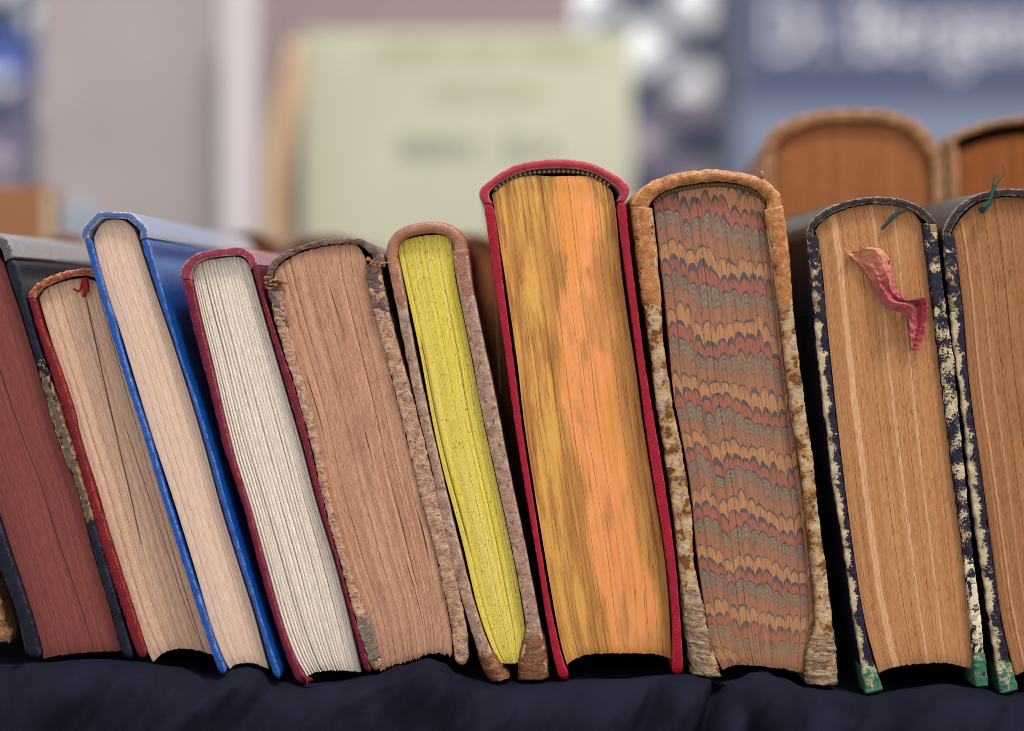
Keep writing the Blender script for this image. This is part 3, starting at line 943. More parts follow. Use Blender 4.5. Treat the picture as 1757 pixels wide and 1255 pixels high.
E_ = make_book('crumbling brown book with rough reddish page edges and flaking plum leather', depth=0.175,
               spine=([(456, 488), (456, 474), (459, 460), (472, 443), (499, 428), (540, 416), (584, 409), (622, 412), (643, 424), (658, 440), (660, 458)],
                      [(468, 490), (468, 476), (470, 464), (481, 450), (503, 436), (541, 424), (584, 418), (617, 421), (632, 432), (640, 444), (642, 460)]),
               left=(eLo, eLi), right=(eRo, eRi),
               block=([(470, 482), (488, 548), (503, 603), (525, 678), (544, 745), (566, 850), (586, 924), (605, 990), (632, 1062), (650, 1150)], eRi[:-1] + [(777, 1124)],
                      [(470, 482), (474, 462), (503, 440), (541, 427), (584, 420), (614, 423), (630, 452)], [(650, 1152), (681, 1141), (707, 1134), (734, 1123), (755, 1122), (776, 1126)]),
               m_spine=purE, m_left=edgE, m_page=pE, sk=dict(rag=0.0005, ragfreq=600), lk=dict(amp=0.0003, rag=0.00022, ragfreq=900, n=240, sq=0.45), recess=0.0012,
               bk=dict(sections=8, even=0.3, crevice=0.0003, sec_relief=0.0001, relief=0.0001, ragged=2.5, nv=110))
strip('leather_band', eLo, eLi, 0, 0.05, purE, E_['left'], E_['base'], t0=0.0, t1=0.11, grow=0.0002, rag=0.0006, ragfreq=500, seed=2, n=50)
strip('leather_band', eRo, eRi, 0, 0.05, purE, E_['right'], E_['base'], t0=0.0, t1=0.13, grow=0.0002, rag=0.0006, ragfreq=500, seed=3, n=50)
strip('paper_corner', eLo, eLi, 0, 0.01, greyE, E_['left'], E_['base'], t0=0.86, t1=0.985, grow=0.0003, rag=0.0004, ragfreq=500, seed=8, n=50)
torn = leather_mat("torn spine crumbs", [lin(70, 44, 32), lin(150, 104, 72), lin(186, 140, 104)], 0.75, 0.9, bump=0.0008)
for (cx, cy, n_) in ((642, 448, 9), (470, 486, 9)):
    for k in range(n_):
        x, y = cx + R.uniform(-14, 12), cy + R.uniform(-6, 8)
        tube('torn_shred', [P(x, y, 0.0008), P(x + R.uniform(-4, 8), y + R.uniform(-4, 4), -0.0012), P(x + R.uniform(2, 16), y + R.uniform(-3, 8), -0.0004)], R.uniform(0.0003, 0.0007), torn, E_['root'], E_['base'], taper=lambda f: 1 - 0.6 * f)

# --- F: yellow page edges, brown leather
brF = leather_mat("smooth brown calf", [lin(108, 66, 50), lin(142, 92, 70), lin(170, 118, 92)], 0.36, 0.3, spec=0.55, bump=0.0003)
paF = leather_mat("mottled paste paper", [lin(104, 78, 66), lin(142, 112, 94), lin(176, 150, 134)], 0.45, 0.4, dark=lin(78, 52, 54), wear=lin(196, 176, 160), wear_amt=0.35, bump=0.0003)
coF = leather_mat("brown leather corner", [lin(66, 38, 22), lin(106, 64, 36), lin(146, 96, 58)], 0.42, 0.5, bump=0.0004)
pF = page_mat("sprinkled yellow pages", lin(200, 186, 50), lin(134, 114, 34), lin(216, 196, 112), streak=0.4, specks=0.85, speck_col=lin(92, 76, 30), stain=0.12, spots=0.35, spot_col=lin(226, 214, 120),
              cracks=[(0.1, 0.14, .2, .75, .02)], line_scale=40, line_dark=0.28)
fLo = [(662, 438), (676, 508), (695, 604), (714, 697), (739, 800), (762, 916), (786, 1010), (815, 1104), (830, 1150), (846, 1172)]
fLi = [(682, 441), (697, 520), (713, 609), (736, 714), (758, 812), (787, 933), (811, 1027), (833, 1095), (852, 1134), (874, 1166)]
fRi = [(776, 430), (783, 475), (797, 550), (812, 624), (828, 714), (852, 822), (872, 912), (889, 997), (902, 1078), (893, 1130), (892, 1170)]
fRo = [(803, 425), (811, 497), (817, 520), (830, 587), (845, 654), (857, 716), (876, 814), (901, 933), (922, 1044), (937, 1125), (939, 1168)]
F_ = make_book('slim brown leather book with bright yellow page edges', depth=0.175,
               spine=([(662, 442), (662, 430), (666, 414), (680, 396), (706, 384), (740, 380), (770, 384), (789, 396), (800, 411), (803, 430)], [(682, 444), (683, 432), (686, 420), (699, 408), (715, 403), (738, 400), (758, 402), (770, 410), (776, 420), (777, 436)]),
               left=(fLo, fLi), right=(fRo, fRi),
               block=([(683, 436), (700, 512), (721, 609), (741, 718), (760, 805), (792, 925), (820, 1044), (846, 1116), (861, 1138)], [(776, 420), (781, 475), (796, 550), (811, 624), (828, 717), (851, 822), (871, 912), (888, 997), (901, 1082), (899, 1136)],
                      [(683, 432), (686, 422), (699, 411), (732, 404), (758, 404), (771, 411), (776, 422)], [(861, 1139), (880, 1139), (899, 1136)]),
               m_spine=brF, m_left=paF, m_page=pF, sk=dict(r=0.0022, sq=0.75), lk=dict(amp=0.00016, freq=300, rag=0.0, n=160, r=0.0018, sq=0.45), bk=dict(sections=6, even=0.5, crevice=0.0003, sec_relief=0.00012, relief=0.00009))
for side, (o_, i_) in (('left', (fLo, fLi)), ('right', (fRo, fRi))):
    strip('leather_band', o_, i_, 0, 0.174, brF, F_[side], F_['base'], t0=0.0, t1=0.118, grow=0.00025, seed=4, n=40, r=0.002, sq=0.75)
    strip('leather_corner', o_, i_, 0, 0.02, coF, F_[side], F_['base'], t0=0.915 if side == 'left' else 0.88, t1=1.0, grow=0.0006, rag=0.0003, seed=9, n=44, r=0.003, sq=0.85)

# --- G: gilt page edges, red cloth
redG = cloth_mat("crimson book cloth", lin(140, 4, 36), lin(160, 10, 44), lin(196, 80, 86), wear=0.35, rough=0.5, grain=2.4, scuff=0.18)
redGs = cloth_mat("crimson spine cloth", lin(150, 26, 48), lin(178, 46, 62), lin(220, 130, 120), wear=0.45, rough=0.42, grain=2.0, scuff=0.45, spec=0.5, sheen=0.3)
endG = page_mat("pale endpapers", lin(190, 140, 70), lin(110, 66, 30))
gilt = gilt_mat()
gLo = [(828, 345), (835, 400), (845, 475), (860, 568), (878, 697), (882, 726), (901, 846), (920, 957), (939, 1080), (957, 1168)]
gLi = [(848, 349), (856, 407), (867, 505), (882, 617), (895, 718), (897, 736), (911, 826), (931, 954), (948, 1052), (969, 1138), (984, 1164)]
gRi = [(1056, 346), (1068, 437), (1083, 546), (1101, 681), (1106, 726), (1121, 826), (1138, 930), (1149, 1018), (1153, 1090), (1150, 1160)]
gRo = [(1075, 341), (1084, 437), (1096, 531), (1107, 617), (1120, 697), (1125, 724), (1142, 826), (1159, 950), (1169, 1061), (1176, 1159)]
G_ = make_book('thick crimson cloth book with rubbed gilt page edges', depth=0.19, recess=0.003,
               spine=([(828, 348), (823, 340), (822, 328), (831, 316), (860, 295), (890, 281), (938, 273), (987, 274), (1024, 283), (1062, 303), (1080, 320), (1080, 332), (1074, 344)],
                      [(846, 350), (841, 342), (839, 332), (848, 320), (872, 305), (903, 293), (944, 288), (986, 289), (1020, 297), (1051, 315), (1063, 327), (1064, 336), (1058, 346)]),
               left=(gLo, gLi), right=(gRo, gRi),
               block=([(844, 332), (852, 380), (871, 505), (888, 624), (899, 724), (918, 848), (939, 976), (960, 1095), (973, 1141)], [(1052, 330), (1057, 362), (1066, 460), (1078, 550), (1093, 647), (1103, 724), (1119, 826), (1136, 924), (1147, 1018), (1152, 1130)],
                      [(844, 334), (858, 318), (880, 306), (910, 301), (945, 303), (985, 302), (1015, 304), (1038, 316), (1052, 332)], [(973, 1141), (990, 1130), (1016, 1123), (1067, 1122), (1122, 1123), (1152, 1132)]),
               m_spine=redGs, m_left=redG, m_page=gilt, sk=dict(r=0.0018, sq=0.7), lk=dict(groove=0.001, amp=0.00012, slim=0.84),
               bk=dict(sections=9, even=0.3, crevice=0.00015, sec_relief=0.00008, relief=0.00008, ragged=1.5, nv=90))
hb_b = flat("black headband thread", lin(26, 20, 22), 0.6)
hb_c = flat("cream headband thread", lin(128, 106, 76), 0.6)


def headband(book, pts, m1, m2, n, rad, y):
    c = resample(pts, n * 4 + 1)
    verts, faces, fm = [], [], []
    sg = 8
    for i, q in enumerate(c):
        ph = (i % 4) / 4
        rr = rad * (0.8 + 0.25 * math.sin(math.pi * ph))
        ctr = P(q.x, q.y, y)
        tg = (c[min(i + 1, len(c) - 1)] - c[max(i - 1, 0)]).normalized()
        nz = Vector((tg.y, 0, tg.x))
        for k in range(sg):
            an = 2 * math.pi * k / sg
            verts.append(ctr + nz * math.cos(an) * rr + Vector((0, 1, 0)) * math.sin(an) * rr)
    for i in range(len(c) - 1):
        for k in range(sg):
            k2 = (k + 1) % sg
            faces.append((i * sg + k, i * sg + k2, (i + 1) * sg + k2, (i + 1) * sg + k))
            fm.append((i // 4) % 2)
    return mesh_obj('headband', verts, faces, None, book['root'], base=book['base'], mats=[m1, m2], fmat=fm)


headband(G_, [(846, 328), (862, 314), (885, 302), (915, 296), (950, 294), (990, 295), (1020, 302), (1046, 318)], hb_b, hb_c, 52, 0.0006, 0.0026)

# --- H: marbled page edges, tan leather
tanH = leather_mat("scuffed tan calf", [lin(98, 54, 24), lin(142, 86, 40), lin(170, 112, 60), lin(204, 156, 106)], 0.36, 0.42, wear=lin(214, 172, 124), wear_amt=0.35, bump=0.00025)
pebH = flaked_mat("peeled marbled paper on board", lin(88, 54, 28), lin(176, 152, 118), lin(148, 106, 52), bias=-0.04, side=-0.03, scale=0.55, rough=0.65, extra=lin(140, 108, 102))
fibH = leather_mat("fibrous bare board", [lin(104, 82, 62), lin(150, 124, 100), lin(188, 162, 134)], 0.85, 0.8, bump=0.0011)
hLo = [(1084, 352), (1095, 436), (1106, 527), (1115, 590), (1126, 690), (1130, 715), (1142, 788), (1157, 897), (1168, 1000), (1180, 1089), (1190, 1160)]
hLi = [(1119, 355), (1128, 443), (1135, 527), (1139, 590), (1152, 675), (1158, 712), (1169, 766), (1180, 832), (1188, 890), (1191, 962), (1200, 1009), (1211, 1067), (1238, 1166)]
hRi = [(1313, 358), (1326, 436), (1335, 494), (1344, 590), (1358, 708), (1374, 801), (1390, 947), (1400, 1062), (1388, 1120), (1385, 1176)]
hRo = [(1343, 350), (1353, 425), (1362, 531), (1371, 608), (1384, 705), (1395, 780), (1405, 877), (1427, 1045), (1436, 1142), (1435, 1178)]
marb = marbled_mat()
H_ = make_book('tan leather book with red and blue comb marbled page edges', depth=0.185, recess=0.0032,
               spine=([(1084, 362), (1082, 350), (1085, 339), (1098, 325), (1126, 307), (1170, 295), (1225, 290), (1272, 295), (1313, 307), (1335, 325), (1344, 338), (1343, 356)],
                      [(1116, 364), (1115, 354), (1119, 345), (1130, 335), (1148, 325), (1188, 315), (1236, 311), (1278, 317), (1302, 328), (1314, 340), (1318, 348), (1318, 360)]),
               left=(hLo, hLi), right=(hRo, hRi),
               block=([(1121, 348), (1132, 443), (1143, 538), (1156, 681), (1163, 715), (1184, 832), (1195, 943), (1217, 1089), (1239, 1148)], [(1313, 350), (1324, 436), (1335, 516), (1346, 612), (1357, 706), (1371, 810), (1384, 886), (1395, 987), (1398, 1067), (1390, 1150)],
                      [(1121, 346), (1145, 330), (1188, 320), (1236, 317), (1278, 322), (1300, 332), (1313, 350)], [(1239, 1150), (1263, 1142), (1300, 1143), (1340, 1148), (1390, 1158)]),
               m_spine=tanH, m_left=pebH, m_page=marb, sk=dict(r=0.003, sq=0.8, amp=0.0003, rag=0.0001, n=150), lk=dict(amp=0.0002, freq=210, rag=0.00022, ragfreq=1300, n=340, r=0.0018, sq=0.5),
               bk=dict(sections=11, even=0.6, crevice=0.0002, sec_relief=0.0001, relief=0.0001, ragged=1.5, nv=90))
for side, (o_, i_) in (('left', (hLo, hLi)), ('right', (hRo, hRi))):
    strip('leather_band', o_, i_, 0, 0.184, tanH, H_[side], H_['base'], t0=0.0, t1=0.222, grow=0.0004, amp=0.00025, freq=260, rag=0.0, seed=14, n=80, r=0.0026, sq=0.7)
    strip('bare_corner', o_, i_, 0, 0.015, fibH, H_[side], H_['base'], t0=0.80 if side == 'left' else 0.88, t1=1.0, grow=0.0005, amp=0.0004, rag=0.0005, ragfreq=1000, seed=19, n=90, r=0.003, sq=0.8)
hb_o = flat("olive headband thread", lin(92, 74, 44), 0.7)
hb_o2 = flat("brown headband thread", lin(66, 46, 30), 0.7)
headband(H_, [(1124, 346), (1146, 331), (1188, 321), (1236, 317), (1278, 323), (1300, 333), (1312, 346)], hb_o, hb_o2, 60, 0.0006, 0.0028)
tube('loose_shred', [P(1306, 308, 0.001), P(1307, 301, 0.0005), P(1306, 294, 0.0007)], 0.0006, tanH, H_['root'], H_['base'])

# --- I and J: a pair in flaked navy boards
navI = leather_mat("cracked black spine leather", [lin(20, 17, 24), lin(32, 28, 36), lin(66, 58, 62)], 0.28, 0.4, wear=lin(180, 150, 112), wear_amt=0.45, spec=0.28, bump=0.0004)
blkI = leather_mat("black leather side", [lin(14, 12, 16), lin(26, 22, 28)], 0.45, 0.4, bump=0.0003)
flkI = flaked_mat("navy paint flaked off cream board", lin(23, 20, 40), lin(184, 168, 138), lin(156, 138, 112), bias=0.03, side=0.18, scale=1.5)
flkI2 = flaked_mat("navy paint with cream chips", lin(23, 20, 40), lin(184, 168, 138), lin(156, 138, 112), bias=0.02, side=0.0, scale=1.7)
topI = flaked_mat("scuffed navy leather edge", lin(26, 25, 38), lin(140, 114, 90), lin(104, 86, 74), bias=0.07, side=0.05, scale=0.6, rough=0.5)
grnI = flaked_mat("green paint on chipped corner", lin(46, 92, 70), lin(158, 156, 132), lin(86, 112, 90), bias=0.04, side=0.05, scale=0.6)
paleI = flaked_mat("bare pale board", lin(70, 60, 70), lin(214, 204, 176), lin(196, 186, 160), bias=-0.22, side=0.0, scale=0.9)
cream = lin(200, 160, 126)
pI = page_mat("tan pages with pale leaves", lin(164, 114, 74), lin(112, 70, 38), lin(174, 126, 86), streak=0.35, spots=0.5, spot_col=lin(130, 80, 44), stain=0.16,
              stripes=[(0.19, 0.028, cream, 0.75), (0.52, 0.014, cream, 0.7), (0.70, 0.012, cream, 0.6)], line_scale=80, line_dark=0.26, dash=0.55, dash_col=lin(104, 58, 28))
pJ = page_mat("darker tan pages", lin(142, 95, 60), lin(92, 56, 32), lin(154, 108, 72), streak=0.45, spots=0.45, spot_col=lin(120, 74, 44), stain=0.25,
              stripes=[(0.12, 0.012, cream, 0.4), (0.24, 0.008, cream, 0.3)], line_scale=76, line_dark=0.3, dash=0.55, dash_col=lin(84, 48, 26))
iLo = [(1385, 400), (1390, 450), (1397, 527), (1399, 561), (1407, 634), (1415, 712), (1419, 735), (1429, 822), (1446, 924), (1461, 1035), (1476, 1125), (1487, 1192)]
iLi = [(1404, 405), (1412, 487), (1417, 547), (1425, 621), (1434, 712), (1437, 735), (1448, 826), (1463, 941), (1482, 1061), (1495, 1125), (1515, 1184)]
iRi = [(1584, 382), (1595, 467), (1605, 551), (1615, 634), (1624, 712), (1627, 735), (1641, 848), (1654, 950), (1667, 1069), (1673, 1146), (1675, 1180)]
iRo = [(1607, 382), (1614, 460), (1623, 527), (1636, 614), (1645, 700), (1648, 732), (1661, 860), (1670, 950), (1683, 1061), (1690, 1130), (1695, 1178)]
I_ = make_book('dark navy book with a crumpled pink ribbon across its tan pages', depth=0.105, recess=0.0022,
               spine=([(1385, 410), (1384, 396), (1387, 387), (1397, 374), (1420, 357), (1457, 344), (1497, 338), (1537, 340), (1571, 350), (1594, 366), (1606, 380), (1607, 394)],
                      [(1397, 412), (1396, 400), (1398, 392), (1407, 382), (1430, 366), (1463, 354), (1497, 349), (1535, 351), (1566, 361), (1584, 374), (1592, 385), (1593, 396)]),
               left=(iLo, iLi), right=(iRo, iRi),
               block=([(1398, 398), (1406, 430), (1413, 487), (1418, 547), (1426, 621), (1436, 716), (1449, 826), (1464, 941), (1483, 1061), (1508, 1156)], [(x - 2, y) for x, y in iRi[:-1]] + [(1672, 1150)],
                      [(1399, 396), (1410, 382), (1432, 367), (1464, 356), (1497, 351), (1534, 353), (1564, 363), (1582, 384)], [(1508, 1156), (1529, 1147), (1572, 1140), (1606, 1138), (1636, 1140), (1672, 1150)]),
               m_spine=navI, m_left=flkI, m_right=flkI2, m_page=pI, sk=dict(rag=0.0002), lk=dict(amp=0.0002, rag=0.0003, ragfreq=520, n=200),
               bk=dict(sections=9, even=0.5, crevice=0.00015, sec_relief=0.00006, relief=0.00007))
strip('leather_band', iLo, iLi, 0, 0.104, topI, I_['left'], I_['base'], t0=0.0, t1=0.195, grow=0.0002, rag=0.0002, seed=24, n=60)
strip('leather_band', iRo, iRi, 0, 0.104, topI, I_['right'], I_['base'], t0=0.0, t1=0.19, grow=0.0002, rag=0.0002, seed=25, n=60)
strip('bare_edge', iRo, iRi, 0, 0.008, paleI, I_['right'], I_['base'], t0=0.72, t1=0.93, grow=0.00012, rag=0.0002, seed=26, n=60)
strip('green_corner', iLo, iLi, 0, 0.012, grnI, I_['left'], I_['base'], t0=0.935, t1=1.0, grow=0.0003, rag=0.0003, seed=27, n=40)
strip('green_corner', iRo, iRi, 0, 0.012, grnI, I_['right'], I_['base'], t0=0.925, t1=1.0, grow=0.0003, rag=0.0003, seed=28, n=40)

jLo = [(1619, 402), (1624, 460), (1633, 547), (1638, 601), (1648, 668), (1653, 712), (1656, 738), (1666, 839), (1683, 959), (1700, 1074), (1712, 1150), (1719, 1192)]
jLi = [(1638, 402), (1645, 477), (1653, 547), (1660, 634), (1669, 714), (1674, 738), (1684, 814), (1701, 941), (1718, 1061), (1732, 1129), (1747, 1184)]
jRi = [(x + 236, y + 2) for x, y in iRi]
jRo = [(x + 236, y + 2) for x, y in iRo]
J_ = make_book('dark navy book cut off by the right edge with a green thread at its head', depth=0.105, recess=0.0022,
               spine=([(1619, 412), (1618, 398), (1624, 384), (1638, 361), (1665, 339), (1698, 328), (1731, 324), (1775, 328), (1812, 344), (1836, 366), (1843, 390)],
                      [(1632, 414), (1631, 402), (1636, 391), (1648, 372), (1672, 350), (1701, 340), (1731, 336), (1770, 340), (1802, 354), (1820, 374), (1828, 394)]),
               left=(jLo, jLi), right=(jRo, jRi),
               block=([(1633, 400), (1641, 440), (1646, 477), (1654, 547), (1661, 634), (1671, 718), (1685, 814), (1702, 941), (1719, 1061), (1742, 1160)], [(x - 2, y) for x, y in jRi[:-1]] + [(1908, 1152)],
                      [(1634, 398), (1650, 374), (1674, 352), (1702, 342), (1731, 338), (1768, 342), (1800, 356), (1819, 386)], [(1742, 1160), (1765, 1150), (1808, 1142), (1850, 1142), (1908, 1152)]),
               m_spine=navI, m_left=flkI, m_page=pJ, sk=dict(rag=0.0002), lk=dict(amp=0.0002, rag=0.0003, ragfreq=520, n=200),
               bk=dict(sections=11, even=0.4, crevice=0.00018, sec_relief=0.00008, relief=0.00008))
strip('leather_band', jLo, jLi, 0, 0.104, topI, J_['left'], J_['base'], t0=0.0, t1=0.18, grow=0.0002, rag=0.0002, seed=34, n=60)
strip('green_corner', jLo, jLi, 0, 0.012, grnI, J_['left'], J_['base'], t0=0.935, t1=1.0, grow=0.0003, rag=0.0003, seed=37, n=40)


# ribbon bookmark on I
def ribbon():
    m = M("faded pink silk ribbon")
    p = m.mm()
    al = m.attr('vpos')
    n1 = m.noise(p, 0.5, 4, 0.6)
    n2 = m.noise(p, 4.0, 3)
    c = m.ramp(m.math('ADD', al, m.math('MULTIPLY', m.math('SUBTRACT', n1, .5), .2)), [(0.0, lin(196, 142, 102)), (.18, lin(184, 108, 86)), (.38, lin(156, 60, 60)), (.6, lin(160, 46, 64)), (1, lin(172, 52, 70))])
    c = m.mix(m.math('MULTIPLY', n2, 0.35), c, lin(130, 40, 50))
    mat = m.out(c, 0.5, normal=m.bump(n2, 0.0001, 0.6), spec=0.4, sheen=0.3)
    le = resample([(1452, 432), (1468, 446), (1484, 462), (1500, 492), (1516, 522), (1536, 534), (1553, 540), (1559, 560), (1561, 580), (1564, 602)], 140)
    re = resample([(1494, 424), (1514, 428), (1528, 446), (1537, 486), (1548, 508), (1554, 516), (1584, 511), (1590, 530), (1586, 570), (1574, 600)], 140)
    verts, faces, vp = [], [], []
    nc = 30
    for i in range(140):
        f = i / 139
        for k in range(nc + 1):
            u = k / nc
            q = le[i].lerp(re[i], u)
            fold_ = math.sin(u * math.pi * 2 + f * 5) * 0.0013 + math.sin(u * math.pi * 3.2 - f * 9) * 0.0011 * math.exp(-((f - .5) / .2) ** 2)
            lift = 0.0013 + 0.0016 * math.sin(math.pi * min(1, f * 1.15)) + 0.001 * math.exp(-((f - .55) / .06) ** 2)
            rg = 1 - 2 * abs(mn.noise(Vector((u * 3.2 + f * 2.1, f * 4.5, 2.2))))
            fold_ -= rg * rg * rg * 0.0009
            fold_ += abs(math.sin(u * math.pi * 2.5 + f * 4)) * 0.0005
            y = 0.0022 - 0.0003 - lift + fold_ + mn.noise(Vector((q.x * .12, q.y * .12, 3))) * 0.0009 + mn.noise(Vector((q.x * .3, q.y * .16, 9))) * 0.0005
            verts.append(P(q.x, q.y, 0) + Vector((0, y, 0)))
            vp.append(f)
    w = nc + 1
    for i in range(139):
        for k in range(nc):
            faces.append((i * w + k, (i + 1) * w + k, (i + 1) * w + k + 1, i * w + k + 1))
    o = mesh_obj('ribbon_marker', verts, faces, mat, I_['root'], {'vpos': vp}, base=I_['base'])
    s_ = o.modifiers.new("thickness", 'SOLIDIFY')
    s_.thickness = 0.00008
    o['label'] = 'crumpled pink ribbon marker fading to tan'
    tanf = flat("frayed ribbon end", lin(190, 132, 100), 0.7)
    for k in range(6):
        x = 1454 + k * 7.2 + R.uniform(-4, 4)
        yy = 434 - k * 1.2
        tube('ribbon_fray', [P(x, yy, 0) + Vector((0, 0.0006, 0)), P(x - 3, yy - 4, 0) + Vector((0, 0.0004, 0)), P(x - 5 + R.uniform(-4, 3), yy - R.uniform(6, 13), 0) + Vector((0, 0.0012, 0))], 0.0001, tanf, I_['root'], I_['base'], taper=lambda f: 1 - .5 * f)


ribbon()
grn = cloth_mat("dark green silk thread", lin(20, 58, 52), lin(40, 84, 74), lin(110, 150, 130), wear=0.3)
tube('thread_marker', [P(1556, 360, 0.0006), P(1540, 368, 0.0002), P(1526, 380, 0.0006), P(1512, 394, 0.0012)], 0.00042, grn, I_['root'], I_['base'], taper=lambda f: 0.7 + 0.5 * f)
tube('thread_marker', [P(1544, 362, 0.0008), P(1532, 370, 0.0006), P(1520, 384, 0.0008)], 0.00034, grn, I_['root'], I_['base'])
tube('thread_marker', [P(1684, 361, 0.0004), P(1689, 356, -0.001), P(1697, 348, -0.0014), P(1702, 332, -0.0012), P(1712, 314, -0.001), P(1722, 298, -0.0006), P(1720, 284, 0.0004)], 0.0009, grn, J_['root'], J_['base'], taper=lambda f: 1.2 - 1.05 * min(1, f * 1.3) if f < .75 else 0.12)
tube('thread_marker', [P(1690, 358, -0.001), P(1700, 344, -0.0016), P(1704, 318, -0.0016), P(1707, 300, -0.001)], 0.0005, grn, J_['root'], J_['base'], taper=lambda f: 1.2 - 1.0 * f)

# ------------------------------------------------------------------ second row, a little out of focus
G2 = 'brown leather books in the row behind'
brK = leather_mat("dry brown leather", [lin(104, 66, 38), lin(142, 96, 58), lin(184, 138, 92)], 0.55, 0.3, bump=0.0006, wear=lin(206, 170, 126), wear_amt=0.4)
pK = page_mat("orange brown pages", lin(142, 86, 48), lin(104, 60, 30), lin(154, 98, 58), streak=0.2, stain=0.15, line_dark=0.2)
pLb = page_mat("deep orange brown pages", lin(128, 70, 32), lin(84, 44, 20), lin(140, 80, 38), streak=0.25, stain=0.2, line_dark=0.25)


def vert(x0, x1, y0, y1, n=6):
    return [(x0 + (x1 - x0) * i / (n - 1), y0 + (y1 - y0) * i / (n - 1)) for i in range(n)]


def back_book(label, y0, spine, xl, xr, tl, tr, bw, mats, mp, depth=0.13, lean=0.03, dip=0.0, ybot=None, yaw=0.0):
    """an upright book further back, standing on the cloth; xl, xr: outer edges at the shoulder"""
    k = S * (D + y0) / D
    pyb = HY - (ZT + 0.001) / k
    if ybot:
        pyb = ybot
    dl = (pyb - tl) * lean
    lo, li = vert(xl, xl + dl, tl, pyb), vert(xl + bw, xl + bw + dl, tl, pyb)
    ro, ri = vert(xr, xr + dl, tr, pyb), vert(xr - bw, xr - bw + dl, tr, pyb)
    top = [(x, y + dip) for x, y in spine[1]]
    bot = [(li[-1][0], pyb - 8), ((li[-1][0] + ri[-1][0]) / 2, pyb - 26), (ri[-1][0], pyb - 8)]
    return make_book(label, y0=y0, depth=depth, spine=spine, left=(lo, li), right=(ro, ri), block=([(x + 1, y) for x, y in li], [(x - 1, y) for x, y in ri], top, bot),
                     m_spine=mats, m_left=mats, m_page=mp, sk=dict(rag=0.0005, r=0.002, yaw=yaw), lk=dict(n=60, yaw=yaw), bk=dict(sections=6, nv=24, leafpx=5, crevice=0.0003, yaw=yaw), group=G2)


back_book('large brown leather book standing behind the marbled one', 0.113,
          ([(1310, 262), (1311, 246), (1322, 226), (1345, 210), (1387, 195), (1430, 190), (1475, 188), (1534, 194), (1578, 212), (1606, 242), (1619, 268)],
           [(1333, 268), (1333, 254), (1342, 240), (1362, 227), (1400, 214), (1440, 209), (1475, 208), (1524, 212), (1558, 225), (1582, 248), (1594, 270)]), 1310, 1619, 258, 262, 20, brK, pK, dip=3, depth=0.15, yaw=0.1)
L_b = back_book('brown leather book with a loose hollow spine at the right edge', 0.113,
                ([(1626, 262), (1626, 240), (1640, 228), (1668, 218), (1698, 209), (1757, 200), (1820, 202), (1866, 214), (1892, 240), (1896, 264)],
                 [(1640, 264), (1640, 248), (1650, 236), (1676, 226), (1702, 218), (1757, 210), (1814, 212), (1852, 222), (1876, 246), (1880, 266)]), 1626, 1896, 246, 246, 18, brK, pLb, dip=22, depth=0.15, yaw=0.1)

rust = leather_mat("rust brown leather", [lin(96, 54, 36), lin(134, 80, 52), lin(168, 112, 76)], 0.45, 0.3, bump=0.0004)
dkbr = leather_mat("dark brown leather", [lin(70, 44, 28), lin(104, 68, 42), lin(140, 96, 60)], 0.45, 0.3, bump=0.0004)


def hump(cx, w, top, sh):
    h = w / 2
    o = [(cx - h, top + sh), (cx - h * .9, top + sh * .6), (cx - h * .55, top + sh * .15), (cx, top), (cx + h * .55, top + sh * .15), (cx + h * .9, top + sh * .6), (cx + h, top + sh)]
    i = [(cx + (x - cx) * 0.86, y + 7) for x, y in o]
    return (o, i)


for cx, w, top, mt, lb in ((112, 104, 402, rust, 'rust brown leather spine peeking out between the navy and blue books'),
                           (420, 118, 398, dkbr, 'brown leather spine peeking out behind the far end of the blue book'),
                           (560, 150, 404, dkbr, 'dark brown leather spine peeking out above the crumbling brown book'),
                           (800, 130, 400, rust, 'rust brown leather spine peeking out between yellow and gilt books'),
                           (931, 130, 420, dkbr, 'dark brown book in the narrow gap behind the gilt book')):
    back_book(lb, 0.205, hump(cx, w, top, 34), cx - w / 2, cx + w / 2, top + 34, top + 34, 9, mt, pK, depth=0.12, lean=0.05)
# a low cream pamphlet behind the navy pair
crm = leather_mat("cream vellum", [lin(150, 130, 96), lin(190, 170, 130)], 0.5, 0.3)
back_book('cream vellum spine peeking out between the two navy books', 0.112 + 0.155, hump(1520, 130, 352, 30), 1455, 1585, 382, 382, 8, crm, pK, depth=0.1, lean=0.02)

# ------------------------------------------------------------------ displayed volumes further back
def upright(label, name, x0, x1, ytop, d, thick, mat, cat, mpage=None, bev=0.003, group=None):
    """a closed volume stood upright facing the camera, at distance d from the lens"""
    y = d - D
    k = S * d / D
    xa, xb, zt = (x0 - CX) * k, (x1 - CX) * k, (HY - ytop) * k
    base = Vector(((xa + xb) / 2, y, ZT + 0.0005))
    t = thing(name, label, cat, base, group)
    box('front_cover', (xa, y, base.z), (xb, y + 0.003, zt), mat, t, base, 0.0008)
    box('page_block', (xa + 0.003, y + 0.0032, base.z + 0.003), (xb - 0.003, y + thick - 0.0032, zt - 0.003), mpage or PGB, t, base)
    box('back_cover', (xa, y + thick - 0.003, base.z), (xb, y + thick, zt), mat, t, base, 0.0008)
    box('spine', (xa - 0.003, y + 0.0005, base.z), (xa - 0.0002, y + thick - 0.0005, zt), mat, t, base, 0.0012)
    return t, base, k, y


